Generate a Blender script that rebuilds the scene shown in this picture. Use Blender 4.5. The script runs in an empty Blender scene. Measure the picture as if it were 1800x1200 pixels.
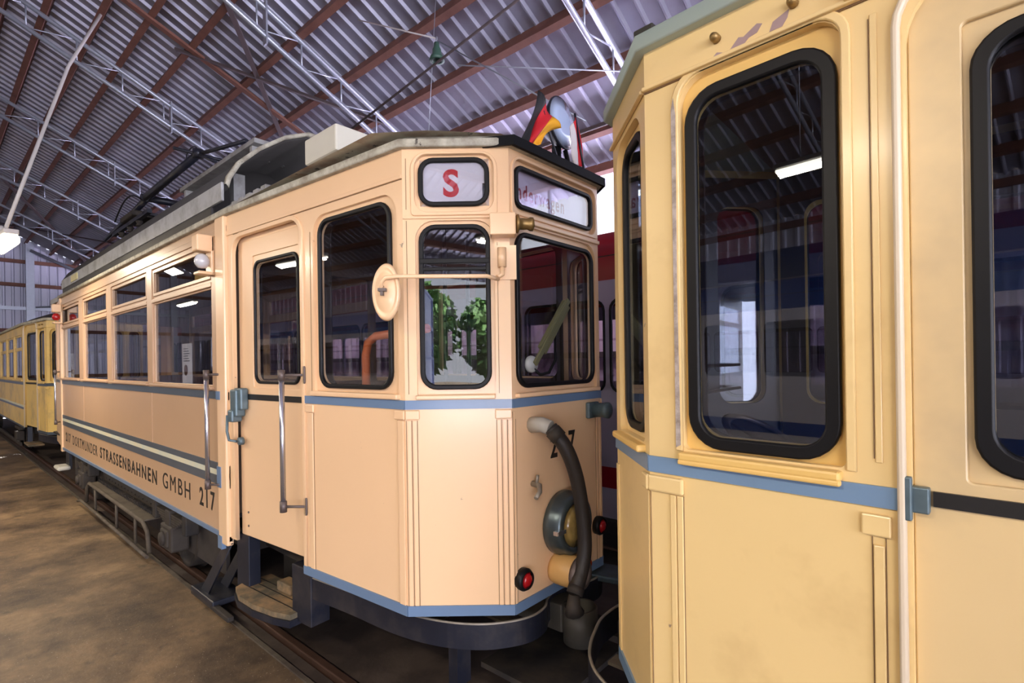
import bpy, bmesh, math, random
from mathutils import Vector, Matrix
R = math.radians; PI = math.pi
random.seed(7)
sc = bpy.context.scene
C = bpy.context.collection

# ------------------------------------------------------------------ camera
H = 1.97; yaw = R(48.8); rol = 0.015
fw = Vector((-math.cos(yaw), math.sin(yaw), 0)); rt = Vector((math.sin(yaw), math.cos(yaw), 0)); up = Vector((0, 0, 1))
cam = bpy.data.cameras.new('camera'); co = bpy.data.objects.new('camera', cam); C.objects.link(co); sc.camera = co
cr = rt*math.cos(rol) - up*math.sin(rol); cu = rt*math.sin(rol) + up*math.cos(rol); cb = -fw
m = Matrix(((cr.x, cu.x, cb.x, 0), (cr.y, cu.y, cb.y, 0), (cr.z, cu.z, cb.z, H), (0, 0, 0, 1)))
co.matrix_world = m
cam.sensor_width = 36; cam.lens = 36*914/1800; cam.shift_y = 34/1800; cam.clip_start = .05; cam.clip_end = 300
# ------------------------------------------------------------------ world, exposure
sc.view_settings.view_transform = 'Standard'; sc.view_settings.look = 'None'; sc.view_settings.gamma = 1
sc.view_settings.use_curve_mapping = False
sc.view_settings.exposure = 0.52
w = bpy.data.worlds.new('sky'); sc.world = w; w.use_nodes = True
nt = w.node_tree; bg = nt.nodes['Background']
sky = nt.nodes.new('ShaderNodeTexSky'); sky.sky_type = 'HOSEK_WILKIE'; sky.sun_direction = (.5, .6, .6); sky.turbidity = 5
mxs = nt.nodes.new('ShaderNodeMix'); mxs.data_type = 'RGBA'; mxs.inputs[0].default_value = .55; mxs.inputs[7].default_value = (.80, .82, .90, 1)
nt.links.new(sky.outputs[0], mxs.inputs[6]); nt.links.new(mxs.outputs[2], bg.inputs[0]); bg.inputs[1].default_value = 4
# ------------------------------------------------------------------ daylight through the openings, tube lamps and an added east fill
def area(name, loc, d, sx, sy, e, col):
    l = bpy.data.lights.new(name, 'AREA'); l.shape = 'RECTANGLE'; l.size = sx; l.size_y = sy; l.energy = e; l.color = col
    o = bpy.data.objects.new(name, l); C.objects.link(o); o.location = loc
    o.rotation_euler = Vector(d).to_track_quat('-Z', 'X').to_euler(); return o
area('clerestory_daylight', (-8, 9.5, 2.85), (0, -1, .95), 1.5, 40, 4200, (.86, .76, 1))
area('gateway_daylight', (6.8, -13.5, 8.2), (-.2, 1, -.55), 5, 9, 1500, (.86, .90, 1))
area('yard_bounce', (7.4, -10.4, .1), (-.35, .8, .75), 2.2, 6, 900, (.86, .84, 1))
su = bpy.data.lights.new('sun', 'SUN'); su.energy = 30; su.angle = .01; su.color = (1, .94, .85)
so = bpy.data.objects.new('sun', su); C.objects.link(so); so.rotation_euler = Vector((.80, .10, -.55)).to_track_quat('-Z', 'X').to_euler()
area('east_roof_fill', (14.6, -1.5, 2.6), (-1, .05, .18), 4.4, 15, 2200, (.84, .84, 1))  # added fill grazing the roof sheets; the east opening is invented
LAMPS = [(-1.45, -2.6, 4.0), (-5.2, -2.6, 4.0), (-9.2, -2.6, 4.0), (-13.5, -2.6, 4.0), (2.3, -2.6, 4.0), (-19.0, -2.6, 4.0)]
FARLAMPS = [(-2.9, 6.75, 4.35), (-7.5, 6.75, 4.35), (-12.5, 6.75, 4.35)]
for i, p in enumerate(LAMPS):
    area('tube_light', (p[0], p[1], p[2]-.06), (0, .35, -1), .10, 1.5, 62, (1, .87, .70))
for i, p in enumerate(FARLAMPS):
    area('tube_light', (p[0], p[1], p[2]-.08), (0, 0, -1), .2, 1.5, 60, (.90, .84, 1))
area('bulkhead_light', (-9.0, .66, 3.42), (.15, -.25, -1), .16, .9, 60, (1, .84, .62))

# ------------------------------------------------------------------ materials
MAT = {}
def mat(name, col, rough=.5, metal=0, var=.06, scale=6., bump=0, bscale=40, dirt=None, dirt_amt=.0, dscale=3., chip=None, chip_amt=0, cscale=5., coat=0, spec=.5):
    if name in MAT: return MAT[name]
    m = bpy.data.materials.new(name); m.use_nodes = True; t = m.node_tree; b = t.nodes['Principled BSDF']
    N = t.nodes.new; L = t.links.new
    tc = N('ShaderNodeTexCoord'); n = N('ShaderNodeTexNoise'); n.inputs['Scale'].default_value = scale; n.inputs['Detail'].default_value = 4
    L(tc.outputs['Object'], n.inputs['Vector'])
    mx = N('ShaderNodeMix'); mx.data_type = 'RGBA'
    c = Vector(col[:3])
    mx.inputs[6].default_value = (*(c*(1-var)), 1); mx.inputs[7].default_value = (*[min(1, x*(1+var)) for x in c], 1)
    L(n.outputs['Fac'], mx.inputs[0]); out = mx.outputs[2]
    def layer(out, colr, amt, sc_, detail=6, soft=.08):
        n2 = N('ShaderNodeTexNoise'); n2.inputs['Scale'].default_value = sc_; n2.inputs['Detail'].default_value = detail; n2.inputs['Roughness'].default_value = .65
        L(tc.outputs['Object'], n2.inputs['Vector'])
        r = N('ShaderNodeValToRGB'); r.color_ramp.elements[0].position = 1-amt-soft; r.color_ramp.elements[1].position = 1-amt+soft
        L(n2.outputs['Fac'], r.inputs[0]); x = N('ShaderNodeMix'); x.data_type = 'RGBA'
        L(r.outputs[0], x.inputs[0]); L(out, x.inputs[6]); x.inputs[7].default_value = (*colr[:3], 1); return x.outputs[2]
    if dirt: out = layer(out, dirt, dirt_amt, dscale, 5, .15)
    if chip: out = layer(out, chip, chip_amt, cscale, 8, .01)
    L(out, b.inputs['Base Color'])
    b.inputs['Roughness'].default_value = rough; b.inputs['Metallic'].default_value = metal; b.inputs['Specular IOR Level'].default_value = spec
    b.inputs['Coat Weight'].default_value = coat; b.inputs['Coat Roughness'].default_value = .15
    if bump:
        nb = N('ShaderNodeTexNoise'); nb.inputs['Scale'].default_value = bscale; nb.inputs['Detail'].default_value = 4; L(tc.outputs['Object'], nb.inputs['Vector'])
        bp = N('ShaderNodeBump'); bp.inputs['Strength'].default_value = bump; bp.inputs['Distance'].default_value = .01
        L(nb.outputs['Fac'], bp.inputs['Height']); L(bp.outputs[0], b.inputs['Normal'])
    MAT[name] = m; return m
def emis(name, col, st):
    m = bpy.data.materials.new(name); m.use_nodes = True; b = m.node_tree.nodes['Principled BSDF']
    b.inputs['Base Color'].default_value = (*col, 1); b.inputs['Emission Color'].default_value = (*col, 1); b.inputs['Emission Strength'].default_value = st
    MAT[name] = m; return m
def glass(name, tint=(.8, .82, .85), ior=1.6, rough=0.0):
    m = bpy.data.materials.new(name); m.use_nodes = True; t = m.node_tree; t.nodes.clear(); N = t.nodes.new; L = t.links.new
    o = N('ShaderNodeOutputMaterial'); mx = N('ShaderNodeMixShader'); tr = N('ShaderNodeBsdfTransparent'); g = N('ShaderNodeBsdfGlossy'); fr = N('ShaderNodeFresnel')
    tr.inputs[0].default_value = (*tint, 1); g.inputs['Roughness'].default_value = rough; ge = N('ShaderNodeNewGeometry'); mi = N('ShaderNodeMix'); mi.inputs[2].default_value = ior; mi.inputs[3].default_value = 1/ior
    L(ge.outputs['Backfacing'], mi.inputs[0]); L(mi.outputs[0], fr.inputs[0])   # same reflectance on both faces of the pane
    L(fr.outputs[0], mx.inputs[0]); L(tr.outputs[0], mx.inputs[1]); L(g.outputs[0], mx.inputs[2]); L(mx.outputs[0], o.inputs[0])
    MAT[name] = m; return m
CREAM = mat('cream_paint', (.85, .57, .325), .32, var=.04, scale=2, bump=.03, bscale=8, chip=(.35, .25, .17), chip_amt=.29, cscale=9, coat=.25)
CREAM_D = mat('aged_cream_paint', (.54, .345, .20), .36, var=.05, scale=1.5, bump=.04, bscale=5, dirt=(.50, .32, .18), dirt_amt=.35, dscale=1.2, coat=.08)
YELL = mat('yellow_cream_paint', (.82, .60, .27), .33, var=.05, scale=2, bump=.05, bscale=7, dirt=(.66, .46, .20), dirt_amt=.3, dscale=2.2, chip=(.30, .20, .14), chip_amt=.295, cscale=7, coat=.2)
YELL2 = mat('deep_yellow_paint', (.80, .52, .16), .35, var=.06, scale=5, chip=(.5, .36, .2), chip_amt=.28, cscale=14)
YELL3 = mat('faded_yellow_paint', (.78, .54, .17), .42, var=.06, scale=3, dirt=(.42, .31, .16), dirt_amt=.36, dscale=2.5)
BLUE = mat('blue_paint', (.135, .215, .34), .35, var=.06, chip=(.5, .42, .32), chip_amt=.22, cscale=12, coat=.2)
BLUE2 = mat('light_blue_paint', (.17, .27, .40), .35, var=.06, chip=(.5, .42, .32), chip_amt=.22, cscale=12, coat=.2)
SLATE = mat('slate_paint', (.075, .095, .12), .35, var=.1, coat=.2)
LINE = mat('pale_line_paint', (.72, .66, .45), .4, dirt=(.55, .62, .55), dirt_amt=.45)
BLACK = mat('black_paint', (.012, .011, .010), .45)
RUBBER = mat('black_rubber', (.006, .006, .007), .45, bump=.05, spec=.25)
NAVY = mat('dark_steel', (.012, .014, .024), .40, .1, var=.3, bump=.1, bscale=20, dirt=(.06, .05, .045), dirt_amt=.35, chip=(.2, .19, .18), chip_amt=.2, cscale=15)
RUST = mat('dusty_steel', (.018, .015, .014), .75, .1, var=.3, scale=10, dirt=(.05, .037, .025), dirt_amt=.45, dscale=5)
TANL = mat('light_dusty_steel', (.10, .08, .055), .75, .1, var=.3, scale=9, dirt=(.05, .035, .025), dirt_amt=.45, dscale=6)
TAN = mat('dusty_tan_steel', (.045, .036, .028), .75, .1, var=.3, scale=9, dirt=(.03, .022, .016), dirt_amt=.45, dscale=6)
EDGE = mat('worn_bright_edge', (.30, .27, .22), .5, .5, var=.25, scale=20)
GREY = mat('grey_roof_paint', (.33, .33, .32), .55, var=.12, scale=5, dirt=(.14, .13, .11), dirt_amt=.42, dscale=4, chip=(.5, .48, .42), chip_amt=.25)
LIP = mat('worn_gutter_paint', (.50, .48, .38), .6, var=.15, scale=8, dirt=(.22, .19, .14), dirt_amt=.47, dscale=9, chip=(.07, .06, .05), chip_amt=.36, cscale=11)
GREEN = mat('pale_green_paint', (.40, .50, .46), .5, var=.08, scale=6, chip=(.06, .07, .06), chip_amt=.27, cscale=8)
WHITE = mat('chipped_white_paint', (.62, .60, .50), .6, var=.06, chip=(.16, .17, .18), chip_amt=.3, cscale=5)
DKWOOD = mat('dark_wood', (.05, .03, .018), .5, var=.3, scale=3)
WOOD = mat('worn_wood', (.11, .09, .055), .8, var=.3, scale=8, dirt=(.42, .25, .11), dirt_amt=.40, dscale=4, bump=.3, bscale=30)
SEAM = mat('dark_seam', (.22, .13, .06), .7)
DOORC = mat('shaded_door_paint', (.72, .535, .27), .36, var=.05, scale=2, dirt=(.50, .38, .22), dirt_amt=.4, dscale=1.5)  # near tram door; shade of its recess is mixed into this duller tone
STEEL = mat('polished_steel', (.55, .55, .60), .25, .9, var=.1)
DULL = mat('dull_bronze', (.14, .11, .10), .5, .5, var=.3)
BRASS = mat('old_brass', (.34, .22, .08), .4, .7, var=.3, scale=15)
COPPER = mat('orange_brown_plastic', (.80, .22, .08), .3, var=.1)
BGREY = mat('blue_grey_metal', (.12, .17, .19), .45, .4, var=.3, scale=20)
RED = mat('red_lens', (.42, .008, .012), .2, coat=.5)
SIGNRED = mat('sign_red', (.62, .02, .03), .5)
SIGNW = mat('sign_paper', (.80, .76, .80), .6, var=.05)
PIPE = mat('white_conduit', (.62, .58, .54), .5, var=.1)
GALV = mat('galvanised_steel', (.42, .45, .52), .38, .6, var=.12, scale=15)
PURL = mat('red_brown_timber', (.20, .085, .058), .7, var=.2, scale=4, dirt=(.13, .05, .035), dirt_amt=.4, dscale=3)
PURLD = mat('dark_timber', (.07, .05, .05), .7, var=.2)
SHEET = mat('roof_sheet', (.42, .42, .52), .38, .35, var=.14, scale=1.2, dirt=(.34, .33, .42), dirt_amt=.4, dscale=.8)
WALLM = mat('wall_sheet', (.52, .52, .63), .45, .25, var=.08, scale=1)
WALLP = mat('pale_wall_sheet', (.72, .60, .66), .5, 0, var=.06, scale=1)
TROUT = mat('blue_wall_panel', (.02, .05, .16), .3)
REDT = mat('red_vehicle_paint', (.26, .004, .016), .30, var=.04, coat=.15)
WHT = mat('lavender_white_paint', (.40, .38, .50), .35, var=.03, coat=.1)
INTW = mat('interior_wall', (.16, .10, .06), .5, var=.15)
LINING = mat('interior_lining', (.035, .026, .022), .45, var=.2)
INTD = mat('interior_dark', (.03, .026, .024), .6, var=.2)
SEAT = mat('seat_wood', (.16, .06, .03), .4, var=.2)
HOSE = mat('hose_rubber', (.02, .016, .014), .55, bump=.25, bscale=60)
GLASS = glass('window_glass', (.90, .91, .93), 1.75); GLASSN = glass('near_window_glass', (.66, .69, .74), 1.8)
LENS = mat('lamp_lens', (.30, .20, .06), .12, var=.4, scale=30, coat=1)
LENSB = mat('searchlight_lens', (.42, .52, .72), .15, var=.05, coat=1)
BULB = mat('milky_bulb', (.55, .56, .58), .2, coat=1)
MARK = mat('yellow_marker', (.75, .66, .30), .4)
TUBE = emis('tube_glow', (1, .93, .78), 9)
BARK = mat('bark', (.08, .06, .04), .9); LEAF = mat('leaf', (.12, .26, .08), .6, var=.5, scale=5)
GRASS = mat('outdoor_ground', (.22, .17, .12), .9, var=.3)
FLAGK = mat('flag_black', (.012, .012, .014), .7); FLAGR = mat('flag_red', (.55, .012, .02), .7); FLAGY = mat('flag_gold', (.80, .38, .015), .7); FLAGW = mat('flag_white', (.62, .58, .58), .7)

# concrete floor
def floor_mat():
    m = bpy.data.materials.new('concrete_floor'); m.use_nodes = True; t = m.node_tree; b = t.nodes['Principled BSDF']; N = t.nodes.new; L = t.links.new
    tc = N('ShaderNodeTexCoord')
    def noise(s, d, r=.6):
        n = N('ShaderNodeTexNoise'); n.inputs['Scale'].default_value = s; n.inputs['Detail'].default_value = d; n.inputs['Roughness'].default_value = r; L(tc.outputs['Object'], n.inputs['Vector']); return n
    a = noise(1.1, 8, .7); r = N('ShaderNodeValToRGB'); e = r.color_ramp.elements
    e[0].position = .38; e[0].color = (.045, .028, .016, 1); e[1].position = .66; e[1].color = (.27, .18, .095, 1); x = r.color_ramp.elements.new(.5); x.color = (.125, .082, .045, 1)
    L(a.outputs['Fac'], r.inputs[0])
    f = noise(70, 3); r2 = N('ShaderNodeValToRGB'); r2.color_ramp.elements[0].position = .66; r2.color_ramp.elements[1].position = .70; L(f.outputs['Fac'], r2.inputs[0])
    mx = N('ShaderNodeMix'); mx.data_type = 'RGBA'; L(r2.outputs[0], mx.inputs[0]); L(r.outputs[0], mx.inputs[6]); mx.inputs[7].default_value = (.4, .35, .28, 1)
    g = noise(4, 6, .7); r3 = N('ShaderNodeValToRGB'); r3.color_ramp.elements[0].position = .28; r3.color_ramp.elements[1].position = .42; L(g.outputs['Fac'], r3.inputs[0])
    m2 = N('ShaderNodeMix'); m2.data_type = 'RGBA'; L(r3.outputs[0], m2.inputs[0]); m2.inputs[6].default_value = (.05, .035, .022, 1); L(mx.outputs[2], m2.inputs[7])
    L(m2.outputs[2], b.inputs['Base Color']); b.inputs['Roughness'].default_value = .55
    bp = N('ShaderNodeBump'); bp.inputs['Strength'].default_value = .35; bp.inputs['Distance'].default_value = .02; L(g.outputs['Fac'], bp.inputs['Height']); L(bp.outputs[0], b.inputs['Normal'])
    return m
FLOOR = floor_mat()
OILY = mat('oily_ground', (.045, .032, .026), .6, var=.35, scale=4, dirt=(.09, .065, .05), dirt_amt=.4, dscale=3, bump=.3, bscale=15)

# ------------------------------------------------------------------ mesh helpers
class MB:
    def __init__(s): s.b = bmesh.new()
    def _fin(s, verts, M):
        bmesh.ops.transform(s.b, matrix=M, verts=verts)
        if M.determinant() < 0:
            fs = {f for v in verts for f in v.link_faces}; bmesh.ops.reverse_faces(s.b, faces=list(fs))
    def mesh(s, me, M=Matrix()):
        n = len(s.b.verts); nf = len(s.b.faces); s.b.from_mesh(me); s.b.verts.ensure_lookup_table()
        s._fin(s.b.verts[n:], M); return s
    def box(s, x0, x1, y0, y1, z0, z1, M=Matrix(), bev=0):
        t = bmesh.new(); bmesh.ops.create_cube(t, size=1)
        bmesh.ops.transform(t, matrix=Matrix.Translation(((x0+x1)/2, (y0+y1)/2, (z0+z1)/2)) @ Matrix.Diagonal((abs(x1-x0), abs(y1-y0), abs(z1-z0), 1)), verts=t.verts)
        if bev: bmesh.ops.bevel(t, geom=list(t.edges), offset=min(bev, .45*min(abs(x1-x0), abs(y1-y0), abs(z1-z0))), segments=2, affect='EDGES', profile=.5)
        me = bpy.data.meshes.new('t'); t.to_mesh(me); t.free(); s.mesh(me, M); bpy.data.meshes.remove(me); return s
    def tube(s, pts, r, M=Matrix(), n=10, smooth=True):
        pts = [Vector(p) for p in pts]; rs = r if isinstance(r, (list, tuple)) else [r]*len(pts); rings = []
        u = None; vs = []
        for i, p in enumerate(pts):
            t = (pts[min(i+1, len(pts)-1)]-pts[max(i-1, 0)]).normalized()
            if u is None: u = t.orthogonal().normalized()
            else: u = (u-t*u.dot(t)); u = u.normalized() if u.length > 1e-6 else t.orthogonal().normalized()
            w_ = t.cross(u); ring = [s.b.verts.new(p+(u*math.cos(2*PI*k/n)+w_*math.sin(2*PI*k/n))*rs[i]) for k in range(n)]; rings.append(ring); vs += ring
        for a, b in zip(rings, rings[1:]):
            for k in range(n):
                f = s.b.faces.new((a[k], a[(k+1) % n], b[(k+1) % n], b[k])); f.smooth = smooth
        s.b.faces.new(rings[0][::-1]); s.b.faces.new(rings[-1]); s._fin(vs, M); return s
    def lathe(s, prof, M=Matrix(), n=24):   # prof: (r, z) list about local z
        rings = []; vs = []
        for r_, z in prof:
            if r_ < 1e-5: v = s.b.verts.new((0, 0, z)); rings.append([v]*n); vs.append(v)
            else:
                ring = [s.b.verts.new((r_*math.cos(2*PI*k/n), r_*math.sin(2*PI*k/n), z)) for k in range(n)]; rings.append(ring); vs += ring
        for a, b in zip(rings, rings[1:]):
            for k in range(n):
                q = [a[k], a[(k+1) % n], b[(k+1) % n], b[k]]; q = list(dict.fromkeys(q))
                if len(q) > 2: f = s.b.faces.new(q); f.smooth = True
        if len(set(rings[0])) > 2: s.b.faces.new(rings[0][::-1])
        if len(set(rings[-1])) > 2: s.b.faces.new(rings[-1])
        s._fin(vs, M); return s
    def grid(s, rows, M=Matrix(), smooth=True):   # rows of points
        g = [[s.b.verts.new(p) for p in r] for r in rows]
        for a, b in zip(g, g[1:]):
            for k in range(len(a)-1): f = s.b.faces.new((a[k], a[k+1], b[k+1], b[k])); f.smooth = smooth
        s._fin([v for r in g for v in r], M); return s
    def prism(s, poly, z0, z1, M=Matrix()):
        a = [s.b.verts.new((x, y, z0)) for x, y in poly]; b = [s.b.verts.new((x, y, z1)) for x, y in poly]; n = len(poly)
        s.b.faces.new(a[::-1]); s.b.faces.new(b)
        for k in range(n): s.b.faces.new((a[k], a[(k+1) % n], b[(k+1) % n], b[k]))
        s._fin(a+b, M); return s
    def build(s, name, mt, parent=None, off=None, recalc=False, solid=0):
        if recalc: bmesh.ops.recalc_face_normals(s.b, faces=s.b.faces)
        if off is not None: bmesh.ops.translate(s.b, verts=s.b.verts, vec=-Vector(off))
        me = bpy.data.meshes.new(name); s.b.to_mesh(me); s.b.free(); me.materials.append(mt)
        o = bpy.data.objects.new(name, me); C.objects.link(o)
        if parent: o.parent = parent
        if solid: md = o.modifiers.new('thick', 'SOLIDIFY'); md.thickness = solid; md.offset = 0
        return o
def T(x, y, z): return Matrix.Translation((x, y, z))
def RX(a): return Matrix.Rotation(a, 4, 'X')
def RY(a): return Matrix.Rotation(a, 4, 'Y')
def RZ(a): return Matrix.Rotation(a, 4, 'Z')
def toward(p, d):  # z axis along d
    return Matrix.Translation(p) @ Vector(d).to_track_quat('Z', 'Y').to_matrix().to_4x4()

def smooth3(P, n=5):
    out = []
    for i in range(len(P)-1):
        p0, p1, p2, p3 = [Vector(P[max(0, min(len(P)-1, i+k))]) for k in (-1, 0, 1, 2)]
        for k in range(n):
            t = k/n; out.append(.5*((2*p1)+(p2-p0)*t+(2*p0-5*p1+4*p2-p3)*t*t+(3*p1-p0-3*p2+p3)*t**3))
    out.append(Vector(P[-1])); return out
def rrect(x0, x1, y0, y1, r, n=6):
    if not isinstance(r, (list, tuple)): r = [r]*4
    P = []
    for (cx, cy, a), q in zip(((x1, y0, -90), (x1, y1, 0), (x0, y1, 90), (x0, y0, 180)), r):
        sx = -1 if cx == x1 else 1; sy = 1 if cy == y0 else -1
        if q < 1e-4: P.append((cx, cy)); continue
        for k in range(n+1):
            t = R(a+90*k/n); P.append((cx+sx*q+q*math.cos(t), cy+sy*q+q*math.sin(t)))
    return P
def arch_band(x0, x1, z0, z1, r, w_):
    """an upside-down U, open at the bottom: r = outer (top right, top left) radii, w_ = band width"""
    return rrect(x0, x1, z0, z1, (0, r[0], r[1], 0)) + rrect(x0+w_, x1-w_, z0, z1-w_, (0, max(r[0]-w_, .01), max(r[1]-w_, .01), 0))[::-1]
def plate(outer, holes=(), t=.02, bev=0.003):
    cu = bpy.data.curves.new('p', 'CURVE'); cu.dimensions = '2D'; cu.fill_mode = 'BOTH'
    for i, poly in enumerate([outer, *holes]):
        if i: poly = poly[::-1]
        sp = cu.splines.new('POLY'); sp.points.add(len(poly)-1); sp.use_cyclic_u = True
        for q, p in zip(sp.points, poly): q.co = (p[0], p[1], 0, 1)
    cu.extrude = max(t/2-bev, 0); cu.bevel_depth = bev; cu.bevel_resolution = 1; cu.offset = -bev
    o = bpy.data.objects.new('p', cu); me = bpy.data.meshes.new_from_object(o)
    me.transform(T(0, 0, t/2)); bpy.data.objects.remove(o); bpy.data.curves.remove(cu); return me
def text_mesh(txt, w_, h, t=.002, bold=0.0, font_h=None):
    cu = bpy.data.curves.new('t', 'FONT'); cu.body = txt; cu.size = 1; cu.offset = bold; cu.fill_mode = 'BOTH'; cu.extrude = .001; cu.resolution_u = 4; cu.space_character = 1.3
    o = bpy.data.objects.new('t', cu); me = bpy.data.meshes.new_from_object(o); bpy.data.objects.remove(o); bpy.data.curves.remove(cu)
    xs = [v.co.x for v in me.vertices]; ys = [v.co.y for v in me.vertices]; zs = [v.co.z for v in me.vertices]
    sx = w_/(max(xs)-min(xs)); sy = h/(max(ys)-min(ys)); sz = t/max(max(zs)-min(zs), 1e-6)
    me.transform(Matrix.Diagonal((sx, sy, sz, 1)) @ T(-min(xs), -min(ys), -min(zs))); return me

def thing(name, label, cat, loc=(0, 0, 0), rotz=0, group=None):
    o = bpy.data.objects.new(name, None); C.objects.link(o); o.location = loc; o.rotation_euler = (0, 0, rotz); o.empty_display_size = .2
    o['label'] = label; o['category'] = cat
    if group: o['group'] = group
    return o
def tag(o, label, cat, group=None):
    o['label'] = label; o['category'] = cat
    if group: o['group'] = group
    return o
def struct(o): o['kind'] = 'structure'; return o

# ------------------------------------------------------------------ setting: floor, walls, roof
XW, XE, YN, YS = -29.0, 14.0, 7.6, -9.0
ridgeY = (YN+YS)/2
def roofz(y): return 5.1+.467*(min(y-YS, YN-y))
struct(MB().box(XW, XE, YS-.2, 1.56, -.3, 0).build('floor', FLOOR))
b = MB(); b.box(XW, XE, 1.56, 1.69, -.3, -.02); b.box(XW, XE, 1.77, 3.24, -.3, -.03); b.box(XW, XE, 3.33, YN, -.3, -.01)
b.box(XW, XE, 1.69, 1.77, -.3, -.12); b.box(XW, XE, 3.24, 3.33, -.3, -.12)
struct(b.build('floor_trackbed', OILY))
def corr(n, pitch, depth, wide=.6):  # trapezoid profile offsets
    P = []
    for i in range(n):
        x = i*pitch; P += [(x, 0), (x+pitch*wide, 0), (x+pitch*(wide+.1), depth), (x+pitch*.9, depth)]
    return P
def sheet_wall(name, x0, y0, x1, y1, z0, zf, mt, pitch=.27, holes=()):
    d = Vector((x1-x0, y1-y0, 0)); L_ = d.length; d.normalize(); nrm = Vector((-d.y, d.x, 0)); b = MB(); rows = [[], []]
    def emit(z_lo, z_hi, a, bb):
        P = [p for p in corr(int((bb-a)/pitch)+1, pitch, .035) if p[0] <= bb-a+1e-6]
        lo, hi = [], []
        for s_, q in P:
            p = Vector((x0, y0, 0))+d*(a+s_)+nrm*q; lo.append(p+up*z_lo); hi.append(p+up*(zf(p.y) if z_hi is None else z_hi))
        p = Vector((x0, y0, 0))+d*bb; lo.append(p+up*z_lo); hi.append(p+up*(zf(p.y) if z_hi is None else z_hi))
        b.grid([lo, hi], smooth=False)
    if not holes: emit(z0, None, 0, L_)
    else:
        cur = 0
        for (a, bb, hz0, hz1) in holes:
            if a > cur: emit(z0, None, cur, a)
            if hz0 > z0: emit(z0, hz0, a, bb)
            emit(hz1, None, a, bb); cur = bb
        if cur < L_: emit(z0, None, cur, L_)
    return struct(b.build(name, mt, solid=.004))
sheet_wall('wall_west', XW, YS, XW, YN, 0, roofz, WALLM)
sheet_wall('wall_east', XE, YS, XE, YN, 0, roofz, WALLM, holes=((.6, 15.2, 0, 4.9),))  # opening made up to let in the added east light
sheet_wall('wall_north', XW, YN, XE, YN, 0, lambda y: 3.95, WALLP)
sheet_wall('wall_south', XW, YS, XE, YS, 0, lambda y: 5.1, WALLM, holes=((4.3-XW, 9.8-XW, 0, 4.5),))
# translucent daylight strip above the north wall
b = MB(); b.box(XW, XE, YN+.03, YN+.05, 3.95, 5.08)
GL2 = glass('clear_strip', (.95, .95, .98), 1.3); struct(b.build('window_1', GL2))
for i in range(22):
    b = MB(); x = XW+1+i*2.0; b.box(x, x+.05, YN-.02, YN+.03, 3.95, 5.08); struct(b.build('window_frame', GALV))
# roof: real ribbed sheeting, two slopes
b = MB(); pitch = .245; P = corr(int((XE-XW)/pitch), pitch, -.045, .72)
for ya in (YN+.3, YS-.3):
    lo = [Vector((XW+x, ya, 5.1-.467*.3+z)) for x, z in P]; hi = [Vector((XW+x, ridgeY, roofz(ridgeY)+z)) for x, z in P]
    b.grid([lo, hi] if ya < 0 else [hi, lo], smooth=False)
struct(b.build('ceiling', SHEET, solid=.003))
# purlins
SL = math.atan(.467)
for i, y in enumerate([7.38, 6.72, 5.92, 5.18, 4.48, 3.73, 2.97, 2.43, 1.98, 1.44, .98, .4, -.2, -1.9, -2.7, -3.5, -4.3, -5.1, -5.9, -6.7, -7.5, -8.3]):
    M = T(0, y, roofz(y)-.13) @ RX(-SL if y > ridgeY else SL)
    o = struct(MB().box(XW, XE, -.045, .045, -.09, .09, M).build('ceiling_beam', PURL))
# dark service pipe along the roof by the daylight side
tag(MB().tube([(XW, 6.35, roofz(6.35)-.42), (XE, 6.35, roofz(6.35)-.42)], .03).build('service_pipe', PURLD), 'dark straight pipe running under the pink-lit roof sheets behind the flags', 'pipe')
# lattice girders
def girder(x, label):
    g = thing('lattice_girder', label, 'girder', (x, ridgeY, 0), 0, 'galvanised lattice girders under the roof')
    zt = lambda y: roofz(y)-.27; zb = lambda y: roofz(y)-.66
    for s in (1, -1):
        ys = ridgeY; ye = YN-.1 if s > 0 else YS+.1
        for nm, z in (('top_chord', zt), ('bottom_chord', zb)):
            MB().tube([(0, 0, z(ys)), (0, ye-ridgeY, z(ye))], .038).build(nm, GALV, g)
        n = 13; b = MB(); pts = []
        for k in range(n+1):
            y = ys+(ye-ys)*k/n; pts.append((y, zt(y) if k % 2 else zb(y)))
        b2 = MB(); prev = None
        for k in range(n):
            y0 = ys+(ye-ys)*k/n; y1 = ys+(ye-ys)*(k+1)/n
            b2.tube([(0, y0-ridgeY, zt(y0)), (0, y0-ridgeY, zb(y0))], .013, n=6); b2.tube([(0, y0-ridgeY, zb(y0)), (0, y1-ridgeY, zt(y1))], .010, n=6)
        b2.build('lattice_web', GALV, g)
        ym = ys+(ye-ys)*.36
        if s > 0: MB().box(-.05, .05, 3.2-ridgeY-.012, 3.2-ridgeY+.012, zb(3.2)-.12, zt(3.2)+.08).build('splice_plate', GALV, g)
    return g
for x, lab in ((-3.2, 'galvanised lattice girder beside the near tram roof corner, above the flags'), (-7.23, 'galvanised lattice girder above the first passenger tram roof box'),
               (-11.3, 'galvanised lattice girder above the pantograph'), (-15.6, 'second lattice girder beyond the pantograph, crossing the white conduit'),
               (-20, 'third lattice girder beyond the pantograph'), (-24.5, 'lattice girder closest to the gable wall')):
    girder(x, lab)
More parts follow.
